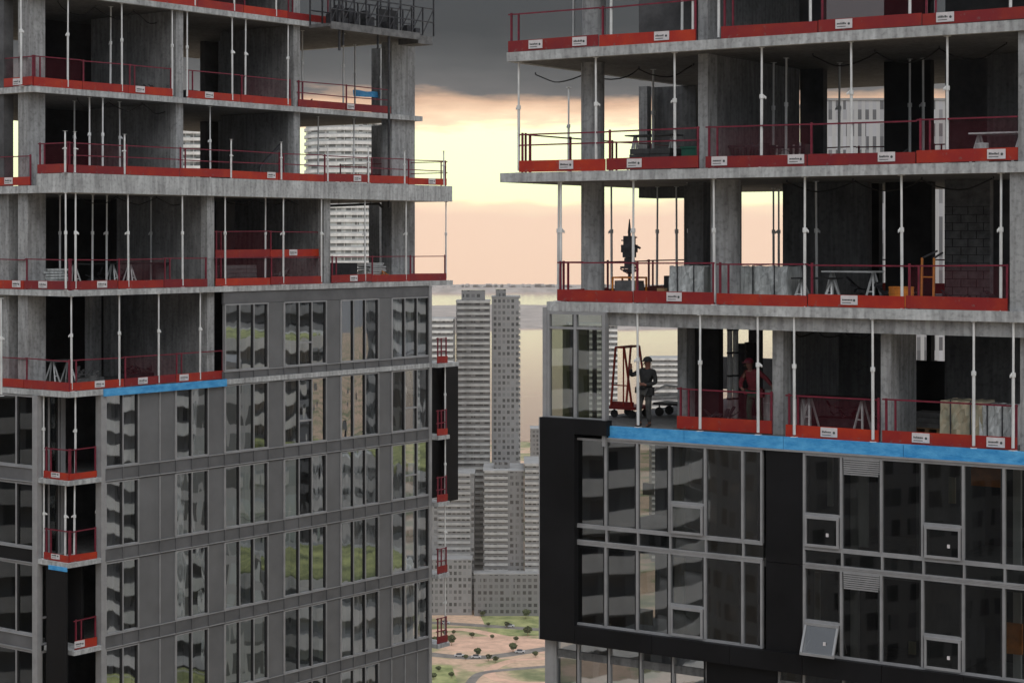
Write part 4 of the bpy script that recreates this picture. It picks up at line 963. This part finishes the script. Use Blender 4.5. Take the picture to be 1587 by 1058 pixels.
def person(fr, px, t, z, label, pose, cl, hat, rot=0, scale=1):
    r = at(fr, 'person', label, 'person', fr.s_at(px, t), t, z, rot=rot); r.scale = (scale,)*3
    J = pose
    # body: one continuous skinned figure: pelvis, spine, neck, head, arms with fingers, legs with feet
    names = ['pel', 'sp', 'ch', 'nk', 'hd0', 'hd1', 'hd2']
    pts = [Vector(J[k]) for k in names]; ed = [(0,1),(1,2),(2,3),(3,4),(4,5),(5,6)]
    rad = [(.15,.11), (.13,.10), (.165,.11), .055, .075, .098, .06]
    def chain(start, lst):
        pr = start
        for p, q in lst: pts.append(Vector(p)); rad.append(q); ed.append((pr, len(pts)-1)); pr = len(pts)-1
        return pr
    for sd in ('L', 'R'):
        h = chain(2, [(J['sh'+sd], .062), (J['el'+sd], .045), (J['wr'+sd], .032), (J['ha'+sd], (.04, .02))])
        w_ = Vector(J['wr'+sd]); hd = Vector(J['ha'+sd]); d = (hd-w_).normalized(); side = d.cross(Vector((0, 1, 0))).normalized()
        for i, ln in enumerate((.075, .088, .082, .065)):
            o_ = hd + side*(-.027+.018*i) + d*.02
            chain(h, [(o_, .0105), (o_+d*ln*.5, .0095), (o_+d*ln*.8+Vector((0, -.02, -.0)), .008)])
        chain(h-1 if False else h, [(w_+d*.035+side*-.035, .011), (w_+d*.075+side*-.055, .009)])
        chain(0, [(J['hp'+sd], .085), (J['kn'+sd], .06), (J['an'+sd], .042), (J['he'+sd], .042), (J['to'+sd], .036)])
    grow('body', pts, ed, rad, 'skin', r)
    jk = [Vector(J[k]) for k in ('pel','sp','ch','nk')]; e2 = [(0,1),(1,2),(2,3)]; r2 = [(.175,.135), (.155,.125), (.19,.135), .078]
    for sd in ('L', 'R'):
        pr = 2
        for k, q in (('sh', .082), ('el', .062), ('wr', .045)): jk.append(Vector(J[k+sd])); r2.append(q); e2.append((pr, len(jk)-1)); pr = len(jk)-1
    grow('jacket', jk, e2, r2, cl[0], r)
    tk = [Vector(J['pel'])]; e3 = []; r3 = [(.17,.13)]
    for sd in ('L', 'R'):
        pr = 0
        for k, q in (('hp', .105), ('kn', .078), ('an', .06)): tk.append(Vector(J[k+sd])); r3.append(q); e3.append((pr, len(tk)-1)); pr = len(tk)-1
    grow('trousers', tk, e3, r3, cl[1], r)
    for sd in ('L', 'R'):
        grow('boot', [Vector(J['an'+sd]), Vector(J['he'+sd])+Vector((0,0,-.01)), Vector(J['to'+sd])], [(0,1),(1,2)], [.055, .055, .046], 'boot', r)
    hc = Vector(J['hd1'])+Vector((0, 0, .03)); m = MB(); n = 16
    for j in range(5):
        a0, a1 = j*math.pi/10, (j+1)*math.pi/10
        m.cyl(hc+Vector((0,0,.12*math.sin(a0))), hc+Vector((0,0,.12*math.sin(a1))), .125*math.cos(a0), n, max(.002, .125*math.cos(a1)))
    fw = Vector(J['face']).normalized(); m.cyl(hc+fw*.03, hc+fw*.03+Vector((0,0,.015)), .15, n)
    m.obj('hard_hat', hat, r)
    # face: nose, eyes, mouth
    c = Vector(J['hd1']); sd_ = fw.cross(Vector((0,0,1))).normalized()
    m = MB().cyl(c+fw*.085+Vector((0,0,.0)), c+fw*.125+Vector((0,0,-.03)), .012, 6, .016); m.obj('nose', 'skin', r)
    m = MB()
    for q in (-.034, .034): m.cyl(c+fw*.085+sd_*q+Vector((0,0,.012)), c+fw*.098+sd_*q+Vector((0,0,.012)), .012, 8)
    m.beam(c+fw*.09+sd_*-.03+Vector((0,0,-.06)), c+fw*.09+sd_*.03+Vector((0,0,-.06)), .01, .01); m.obj('eyes_and_mouth', 'boot', r)
    m = MB()
    hp = Vector(J['pel'])+Vector((0,0,.06))
    m.cyl(hp-Vector((0,0,.025)), hp+Vector((0,0,.03)), .19, 16)
    m.box(hp.x+.12, hp.x+.26, hp.y-.12, hp.y+.02, hp.z-.2, hp.z+.0).box(hp.x-.25, hp.x-.14, hp.y-.1, hp.y+.05, hp.z-.15, hp.z); m.obj('tool_belt', cl[0], r)
    return r
# 1: standing, turned half left, one arm up on the prop, other elbow bent behind
p1 = dict(pel=(0,0,.95), sp=(.01,.0,1.12), ch=(.06,0,1.34), nk=(.085,-.02,1.50), hd0=(.09,-.03,1.57), hd1=(.09,-.04,1.655), hd2=(.09,-.04,1.75), face=(-.55,-.8,-.25),
          shL=(-.12,-.02,1.42), elL=(-.34,-.14,1.30), wrL=(-.27,-.28,1.50), haL=(-.235,-.33,1.57), shR=(.24,.03,1.40), elR=(.30,.02,1.13), wrR=(.12,-.2,1.08), haR=(.05,-.25,1.10),
          hpL=(-.10,0,.90), knL=(-.16,-.03,.50), anL=(-.17,.02,.10), heL=(-.17,.04,.05), toL=(-.20,-.14,.04), hpR=(.10,0,.90), knR=(.11,-.04,.50), anR=(.10,.04,.10), heR=(.10,.06,.05), toR=(.10,-.12,.04))
person(RF, 1000, .55, zr[5], 'worker in dark clothing standing in the open bay holding the prop', p1, ('cloth', 'cloth2'), 'cloth', scale=.98)
# 2: bending slightly over, hands at the net
p2 = dict(pel=(0,0,.93), sp=(-.01,-.04,1.10), ch=(-.03,-.10,1.32), nk=(-.05,-.15,1.47), hd0=(-.06,-.17,1.54), hd1=(-.07,-.19,1.62), hd2=(-.07,-.2,1.71), face=(-.8,-.6,-.2),
          shL=(-.21,-.12,1.38), elL=(-.30,-.2,1.14), wrL=(-.18,-.38,1.02), haL=(-.12,-.43,1.0), shR=(.16,-.08,1.40), elR=(.38,-.1,1.25), wrR=(.56,-.2,1.10), haR=(.62,-.23,1.06),
          hpL=(-.10,0,.88), knL=(-.13,-.08,.5), anL=(-.13,.0,.10), heL=(-.13,.02,.05), toL=(-.16,-.16,.04), hpR=(.10,0,.88), knR=(.13,-.06,.5), anR=(.16,.05,.10), heR=(.16,.07,.05), toR=(.15,-.11,.04))
person(RF, 1170, 1.6, zr[5], 'worker in red and green clothing behind the net beside the riser pipes', p2, ('hood', 'greencloth'), 'rail', scale=1.0)

# ------------------------------------------------------------------ far things
def banded_mat(name, wall, glassc, fh, per, thr=.45, thv=.4):
    m = shaft_mat(name, wall, glassc); N = m.node_tree.nodes
    vals = [n for n in N if n.type == 'MATH' and n.operation == 'DIVIDE' and n.label != 'cell']; vals[0].inputs[1].default_value = fh; vals[1].inputs[1].default_value = per
    vals = [n for n in N if n.type == 'MATH' and n.operation == 'LESS_THAN']; vals[0].inputs[1].default_value = thr; vals[1].inputs[1].default_value = thv
    return m
M['bw1'] = banded_mat('hazed_grid_wall', (.27, .27, .27), (.12, .122, .125), 2.9, 2.2)  # wall and window tones drawn together, haze put into the colour
M['bw2'] = banded_mat('grid_wall_dark', (.20, .20, .20), (.09, .09, .093), 2.9, 2.6)
M['bw3'] = banded_mat('grid_wall_pale', (.55, .56, .55), (.26, .28, .28), 3.0, 3.3, .3, .15)
M['bw2h'] = banded_mat('balcony_recess', (.19, .19, .19), (.11, .11, .112), 2.9, 5.0, .2, .06)
M['rib'] = banded_mat('ribbed_wall', (.42, .42, .42), (.2, .2, .21), 40, 1.6, .02, .5)
M['bslab'] = mat('balcony_white', (.42, .42, .41), .8, var=.2, scale=.2)
M['bslabw'] = mat('balcony_bright', (.74, .74, .72), .8, var=.2, scale=.2)
M['roofg'] = mat('roof_grey', (.30, .30, .30), .9, var=.2, scale=.1)
def X(px, Y): return (px-793.5)/F*Y
def Z(py, Y): return EYE + (YH-py)/F*Y
def plan_box(x0, x1, y0, y1): return [(x0, y0), (x1, y0), (x1, y1), (x0, y1)]
def inset(pts, d):
    cx = sum(p[0] for p in pts)/len(pts); cy = sum(p[1] for p in pts)/len(pts)
    return [((x-cx)*(1+d/max(1, math.hypot(x-cx, y-cy)))+cx, (y-cy)*(1+d/max(1, math.hypot(x-cx, y-cy)))+cy) for x, y in pts]
def block(label, plan, z1, wall, bal=None, fh=2.9, out=1.3, zmin=None, slabm='bslab', roof=None, name='apartment_tower', cat='building', group=None, maxb=95):
    cx = sum(p[0] for p in plan)/len(plan); cy = sum(p[1] for p in plan)/len(plan)
    r = thing(name, label, cat, (cx, cy, 0), 0, group); loc = [(x-cx, y-cy) for x, y in plan]
    MB().prism(loc, 0, z1).obj('wall', wall, r)
    MB().prism(inset(loc, .3), z1+.01, z1+.5).obj('roof', 'roofg', r)
    if roof: x0, x1, y0, y1, h = roof; MB().box(x0-cx, x1-cx, y0-cy, y1-cy, z1+.51, z1+h).obj('penthouse', 'bw2', r)
    if bal:
        bp = [(x-cx, y-cy) for x, y in bal]; z = z1-.4; first = None; n = 0; zm = zmin or 0
        m = MB().prism(inset(bp, out), -.25, 0); ip = inset(bp, out-.05)
        for i in range(len(ip)):
            a, b_ = ip[i], ip[(i+1) % len(ip)]; m.beam((a[0], a[1], .5), (b_[0], b_[1], .5), .08, 1.0)
        while z > zm and n < maxb:
            if first is None: o = m.obj('balcony', slabm, r); first = o
            else: o = first.copy(); COL.objects.link(o)
            o.location = (0, 0, z); z -= fh; n += 1
    return r
def arc(cx, cy, rx, ry, n=20): return [(cx+rx*math.cos(2*math.pi*i/n), cy+ry*math.sin(2*math.pi*i/n)) for i in range(n)]
def PB(p0, p1, Y, d): return plan_box(X(p0, Y), X(p1, Y), Y, Y+d)
Y1 = 960
block('tall hazy tower with a grid of windows, right half of the pair in the gap', PB(762, 804, Y1, 22), Z(461, Y1), 'bw1', bal=plan_box(X(801, Y1), X(806, Y1), Y1+3, Y1+16), roof=(X(768, Y1), X(784, Y1), Y1+3, Y1+12, 4))
block('tall hazy tower with stacked pale balcony slabs, left half of the pair in the gap', PB(707, 759, Y1-14, 20), Z(466, Y1), 'bw2h', bal=PB(711, 757, Y1-14.5, 6), out=.9, roof=(X(716, Y1), X(752, Y1), Y1-10, Y1-2, 5.5))
block('hazy lower wing with pale terraces just right of the left tower edge', PB(640, 704, Y1-25, 20), Z(492, Y1), 'bw1', bal=PB(650, 700, Y1-25.5, 8), out=.8, slabm='bslabw')
Y2 = 915
block('grey mid rise block under the tower pair at the left of the gap', PB(640, 735, Y2, 20), Z(735, Y2), 'bw1', bal=PB(680, 727, Y2-.5, 8), out=.6)
block('darker mid rise block with flat roof at the right of the gap', PB(749, 812, Y2-6, 30), Z(728, Y2), 'bw2', bal=PB(752, 786, Y2-6.5, 5), out=.4, roof=(X(765, Y2), X(790, Y2), Y2+2, Y2+12, 3.5))
block('stepped grey block joined to the right side of the darker block', PB(813, 880, Y2-9, 30), Z(716, Y2), 'bw1', bal=PB(815, 836, Y2-9.5, 5), out=.5)
block('low podium building at the foot of the darker block', PB(735, 900, Y2-16, 9), Z(880, Y2-16)-3, 'bw2', name='podium_building')
block('low podium building at the foot of the grey block', PB(630, 731, Y2-14, 12), Z(868, Y2-14), 'bw1', name='podium_building')
block('small dark tower peeping out left of the black frame', PB(822, 850, 1300, 20), Z(665, 1300), 'bw2')
# seen through the towers
block('pale round tower with curved bands seen through the left tower', arc(X(530, 820), 838, 17.3, 17.3, 28), Z(188, 820), 'bw3', bal=arc(X(530, 820), 838, 17.3, 17.3, 28), fh=3.0, out=.7, slabm='bslabw', zmin=90)
block('pale banded tower glimpsed through the narrow bay of the left tower', PB(255, 335, 800, 22), Z(205, 800), 'bw3', bal=PB(258, 332, 799, 10), out=.7, slabm='bslabw', zmin=120)
block('pale ribbed tower seen through the dark storeys of the right tower', PB(1262, 1520, 420, 26), Z(156, 420), 'rib')
block('hazy banded tower behind the standing worker', PB(1010, 1075, 1050, 20), Z(556, 1050), 'bw1', bal=PB(1012, 1072, 1049.5, 8), out=.7, slabm='bslabw')
block('hazy tower behind the glazed corner of the right tower', PB(880, 957, 1000, 22), Z(503, 1000), 'bw1', bal=PB(884, 955, 999.5, 8), out=.7, slabm='bslabw')
# neighbours mirrored in the glass
RFG = 'neighbouring towers outside the picture mirrored in the glass'
def roofed(*a, green=False, **k):
    r = block(*a, group=RFG, **k)
    if green:
        for c in r.children:
            if c.name.startswith('roof'): c.data.materials.clear(); c.data.materials.append(M['lawn'])
M['lawn'] = mat('roof_lawn', (.10, .12, .05), .9, col2=(.50, .52, .20), scale=.3)
roofed('mirrored round tower with bright balcony bands on the right side', arc(150, 84, 13, 13, 24), 163, 'bw2', bal=arc(150, 84, 13, 13, 24), out=1.8, slabm='bslabw', zmin=40, green=True)
roofed('mirrored low curved block with a planted roof on the right side', arc(120, 97, 11, 9, 24), 141, 'bw3', bal=arc(120, 97, 11, 9, 24), out=1.4, slabm='bslabw', zmin=60, green=True)
roofed('mirrored tall dark tower on the right side', plan_box(210, 240, 92, 112), 176, 'bw2', bal=plan_box(209, 230, 92, 112), out=1.0, slabm='bslab', zmin=60)
roofed('mirrored pale banded tower furthest on the right side', plan_box(190, 225, 122, 150), 168, 'bw3', bal=plan_box(189, 220, 122, 150), out=1.5, slabm='bslabw', zmin=40)
roofed('mirrored low podium with planted roof on the right side', plan_box(90, 130, 70, 86), 128, 'bw1', bal=plan_box(89, 128, 70, 86), out=1.0, slabm='bslabw', zmin=60, green=True)
roofed('mirrored wide terrace block on the right side', plan_box(150, 185, 108, 122), 147, 'bw3', bal=arc(165, 115, 18, 8, 24), out=1.8, slabm='bslabw', zmin=40, green=True)
roofed('mirrored distant grey tower on the right side', plan_box(300, 340, 60, 110), 172, 'bw1', zmin=60)
roofed('mirrored round tower with bands on the left side', arc(-88, 10, 9, 9, 24), 181, 'bw2', bal=arc(-88, 10, 9, 9, 24), out=2.0, slabm='bslabw', zmin=90)
roofed('mirrored dark tower on the left side', plan_box(-150, -110, -70, -25), 200, 'bw2')
roofed('mirrored dark slab tower on the left side', plan_box(-95, -75, -85, -45), 205, 'bw2')
roofed('mirrored dark block facing the left corner', plan_box(-150, -110, 45, 90), 172, 'bw2', bal=plan_box(-150, -109, 45, 90), out=1.0, zmin=90)  # unseen block added to darken the reflection in the corner glass

random.seed(33)
for i in range(9):
    x = random.uniform(95, 290); y = 66 + x*.12 + random.uniform(0, 34); w = random.uniform(5, 13); d = random.uniform(4, 10)
    zt = EYE - random.uniform(.035, .2)*(x+15)
    r = block('small pale block outside the picture mirrored in the left tower glass', plan_box(x, x+w, y, y+d), zt, random.choice(['bw3', 'bw1', 'bw3', 'bw2h']), bal=plan_box(x, x+w*.6, y, y+d*.6) if i % 2 else None, out=.9, slabm='bslabw', zmin=zt-30, group='small pale blocks mirrored in the left glass')
    if i % 2:
        for c in r.children:
            if c.name.startswith('roof'): c.data.materials.clear(); c.data.materials.append(M['lawn'])
# ------------------------------------------------------------------ ground, water, shores
def ground_mat():
    m = bpy.data.materials.new('site_ground'); m.use_nodes = True; nt = m.node_tree; N = nt.nodes; L = nt.links; b = N['Principled BSDF']; b.inputs['Roughness'].default_value = .95
    tc = N.new('ShaderNodeTexCoord'); n1 = N.new('ShaderNodeTexNoise'); n1.inputs['Scale'].default_value = .035; n1.inputs['Detail'].default_value = 7; L.new(tc.outputs['Object'], n1.inputs['Vector'])
    c1 = N.new('ShaderNodeValToRGB'); e = c1.color_ramp.elements; e[0].position = .36; e[0].color = (.16, .18, .08, 1); e[1].position = .62; e[1].color = (.66, .45, .31, 1)
    q = e.new(.46); q.color = (.36, .32, .17, 1); q = e.new(.5); q.color = (.55, .38, .26, 1)
    L.new(n1.outputs[0], c1.inputs[0]); n2 = N.new('ShaderNodeTexNoise'); n2.inputs['Scale'].default_value = .4; n2.inputs['Detail'].default_value = 5; L.new(tc.outputs['Object'], n2.inputs['Vector'])
    mr = N.new('ShaderNodeMapRange'); mr.inputs['To Min'].default_value = .6; mr.inputs['To Max'].default_value = 1.4; L.new(n2.outputs[0], mr.inputs['Value'])
    mx = N.new('ShaderNodeMixRGB'); mx.blend_type = 'MULTIPLY'; mx.inputs[0].default_value = 1; L.new(c1.outputs[0], mx.inputs[1]); L.new(mr.outputs[0], mx.inputs[2]); L.new(mx.outputs[0], b.inputs['Base Color']); return m
M['ground'] = ground_mat()
M['asphalt'] = mat('asphalt', (.20, .18, .16), .9, var=.3, scale=.2)
M['dirt'] = mat('dirt_track', (.66, .42, .30), .95, var=.2, scale=.15)
M['grass'] = mat('grass', (.13, .17, .05), .95, col2=(.42, .42, .18), scale=.12)
M['island'] = mat('island_woods', (.36, .32, .29), .95, var=.3, scale=.02)
def water_mat():
    m = bpy.data.materials.new('lake_water'); m.use_nodes = True; nt = m.node_tree; N = nt.nodes; L = nt.links; b = N['Principled BSDF']
    b.inputs['Base Color'].default_value = (.74, .50, .36, 1); b.inputs['Roughness'].default_value = .12; b.inputs['IOR'].default_value = 1.6; b.inputs['Specular IOR Level'].default_value = 1  # peach base colour paints in the reflected sunset sky
    tc = N.new('ShaderNodeTexCoord'); nz = N.new('ShaderNodeTexNoise'); nz.inputs['Scale'].default_value = .02; nz.inputs['Detail'].default_value = 6; L.new(tc.outputs['Object'], nz.inputs['Vector'])
    bp = N.new('ShaderNodeBump'); bp.inputs['Strength'].default_value = .15; bp.inputs['Distance'].default_value = .3; L.new(nz.outputs[0], bp.inputs['Height']); L.new(bp.outputs[0], b.inputs['Normal']); return m
M['water'] = water_mat()
def sheet(name, pts, z, m, kind='structure'):
    mb = MB(); mb.v = [(x, y, z) for x, y in pts]; mb.f = [tuple(range(len(pts)))]; o = mb.obj(name, m); o['kind'] = kind; return o
sheet('ground', plan_box(-3600, 3600, -450, 6990), 0, 'ground')
YS = EYE*F/(690-YH)
sheet('lake', [(-3550, YS), (3550, YS+60), (3550, 6980), (-3550, 6980)], .3, 'water')
# curving site roads, grass plots, tracks
def ribbon(name, pts, w, z, m):
    mb = MB(); n = len(pts)
    for i, (x, y) in enumerate(pts):
        a = Vector(pts[max(0, i-1)]); b_ = Vector(pts[min(n-1, i+1)]); d = (b_-a).normalized(); nn = Vector((-d.y, d.x))*w/2
        mb.v += [(x+nn.x, y+nn.y, z), (x-nn.x, y-nn.y, z)]
    mb.f = [(2*i, 2*i+1, 2*i+3, 2*i+2) for i in range(n-1)]; o = mb.obj(name, m); o['kind'] = 'structure'
def G_(px, py): Yd = EYE*F/(py-YH); return (X(px, Yd), Yd)
def curve(pp, k=8):
    P_ = [Vector(G_(*p)) for p in pp]; out = []
    for i in range(len(P_)-1):
        p0, p1, p2, p3 = P_[max(0, i-1)], P_[i], P_[i+1], P_[min(len(P_)-1, i+2)]
        for j in range(k):
            t = j/k; out.append(tuple(.5*((2*p1)+(-p0+p2)*t+(2*p0-5*p1+4*p2-p3)*t*t+(-p0+3*p1-3*p2+p3)*t**3)))
    out.append(tuple(P_[-1])); return out
sheet('grass_plot', [G_(742, 948), G_(760, 986), G_(850, 984), G_(880, 936), G_(800, 932)], .02, 'grass')
sheet('grass_plot', [G_(640, 1030), G_(668, 1075), G_(715, 1075), G_(700, 1030)], .02, 'grass')
sheet('dirt_plot', [G_(660, 990), G_(700, 1008), G_(850, 1012), G_(850, 990), G_(760, 985)], .012, 'dirt')
ribbon('dirt_track', curve([(660, 978), (720, 975), (790, 988), (850, 992)]), 6, .03, 'dirt')
ribbon('dirt_track', curve([(850, 1020), (800, 1022), (765, 1034), (760, 1046), (790, 1056), (850, 1058)]), 5, .034, 'dirt')
ribbon('road', curve([(655, 1012), (720, 1018), (770, 1016), (850, 1004)]), 7, .026, 'asphalt')
ribbon('road', curve([(720, 1075), (735, 1050), (760, 1040), (850, 1032)]), 4, .04, 'asphalt')
ribbon('road', curve([(600, 962), (700, 966), (850, 976)]), 6, .042, 'asphalt')
# trees as leaf clusters round a trunk
def make_tree():
    r = thing('tree', 'x', 'tree', (0, 0, 0)); MB().cyl((0, 0, 0), (0, 0, 3), .25, 7, .12).obj('trunk', 'wood', r)
    m = MB()
    for i in range(420):
        a = random.uniform(0, 6.28); ph = random.uniform(-1, 1); q = random.uniform(.5, 1)**.5; rr = 2.6*q*(1+.3*math.sin(3*a)+.2*math.sin(5*ph))
        c = Vector((rr*math.cos(a)*math.sqrt(1-ph*ph), rr*math.sin(a)*math.sqrt(1-ph*ph), 4.6+2.4*q*ph))
        d1 = Vector((random.gauss(0,1), random.gauss(0,1), random.gauss(0,1))).normalized()*.35; d2 = d1.orthogonal().normalized()*.35
        m.quad(tuple(c-d1-d2), tuple(c+d1-d2), tuple(c+d1+d2), tuple(c-d1+d2))
    m.obj('crown', 'foliage', r); return r
tr0 = make_tree(); spots = [(748, 955), (790, 951), (815, 958), (690, 985), (703, 983), (732, 988), (763, 990), (800, 994), (700, 1000), (722, 1022), (757, 1024), (768, 1026), (741, 1017), (795, 1010), (818, 985), (825, 950), (674, 1000), (680, 1040), (700, 1050), (672, 1052), (830, 1018), (757, 970), (785, 972)]
for i, (px, py) in enumerate(sorted(spots)):
    r = tr0 if i == 0 else copy_thing(tr0); x, y = G_(px, py); r.location = (x, y, 0); s_ = random.uniform(.3, .7); r.scale = (s_, s_, s_*random.uniform(.8, 1.1)); r.rotation_euler = (0, 0, random.uniform(0, 6))
    nth = ORD[i] if i < 15 else ORD[len(spots)-1-i]
    r['label'] = f'small dark tree on the dirt site, {nth} from the {"left" if i < 15 else "right"}'; r['group'] = 'small trees on the dirt site'
def make_car(m_):
    r = thing('parked_car', 'x', 'car', (0, 0, 0)); m = MB(); m.prism([(-2.1, -.85), (2.1, -.85), (2.1, .85), (-2.1, .85)], .3, .85); m.obj('body', m_, r)
    MB().prism([(-1.3, -.75), (1.0, -.75), (1.0, .75), (-1.3, .75)], .851, 1.4).obj('cabin', 'card', r)
    for x in (-1.3, 1.3):
        for y in (-.86, .80): MB().cyl((x, y, .32), (x, y+.06, .32), .32, 10).obj('wheel', 'tyre', r)
    return r
c0 = make_car('carw'); cs = [(712, 1017, 'on the road left'), (738, 1019, 'mid road'), (806, 1011, 'on the road right'), (690, 966, 'on the upper road left'), (790, 971, 'on the upper road right')]
for i, (px, py, w_) in enumerate(cs):
    r = c0 if i == 0 else copy_thing(c0); x, y = G_(px, py); r.location = (x, y, .05); r['label'] = f'tiny white car {w_} across the dirt site in the gap'; r['group'] = 'cars on the site roads'
# island and far shore
def shore(name, y0, y1, x0, x1, h, m, label=None):
    mb = MB(); n = 60; a = []; b_ = []
    for i in range(n+1):
        x = x0+(x1-x0)*i/n; a.append((x, y0+(y1-y0)*.06*math.sin(i*1.7)+(y1-y0)*.05*math.sin(i*.6))); b_.append((x, y1+(y1-y0)*.08*math.sin(i*.9)))
    mb.v = [(x, y, .3) for x, y in a]+[(x, y+30, h) for x, y in a]+[(x, y, h) for x, y in b_]
    N_ = n+1
    for i in range(n): mb.f += [(i, i+1, N_+i+1, N_+i), (N_+i, N_+i+1, 2*N_+i+1, 2*N_+i)]
    o = mb.obj(name, m); o['kind'] = 'structure'
shore('island', 3750, 4950, -3300, 3300, 4, 'island')
shore('far_shore', 6300, 6900, -3400, 3400, 12, 'island')
mb = MB(); 
for i in range(160):
    px = random.uniform(600, 1250); Yd = 6500; w = random.uniform(4, 22); mb.box(X(px, Yd), X(px, Yd)+w, Yd, Yd+20, 5, random.uniform(12, 24))
o = mb.obj('far_skyline', 'bslab'); o['kind'] = 'stuff'; setp(o, 'tiny hazy skyline strip along the far shore of the lake', 'skyline')

# ------------------------------------------------------------------ haze
hz = MB().box(-3650, 3650, -500, 7100, -1, 262).obj('haze', 'white'); hz['kind'] = 'stuff'; setp(hz, 'thin pale evening haze over the lake and far towers', 'haze')
hm = bpy.data.materials.new('haze_air'); hm.use_nodes = True; N = hm.node_tree.nodes; L = hm.node_tree.links
N.remove(N['Principled BSDF']); pv = N.new('ShaderNodeVolumePrincipled'); pv.inputs['Color'].default_value = (.9, .88, .88, 1); pv.inputs['Density'].default_value = .00007; pv.inputs['Anisotropy'].default_value = .6
L.new(pv.outputs[0], N['Material Output'].inputs['Volume']); hz.data.materials.clear(); hz.data.materials.append(hm)
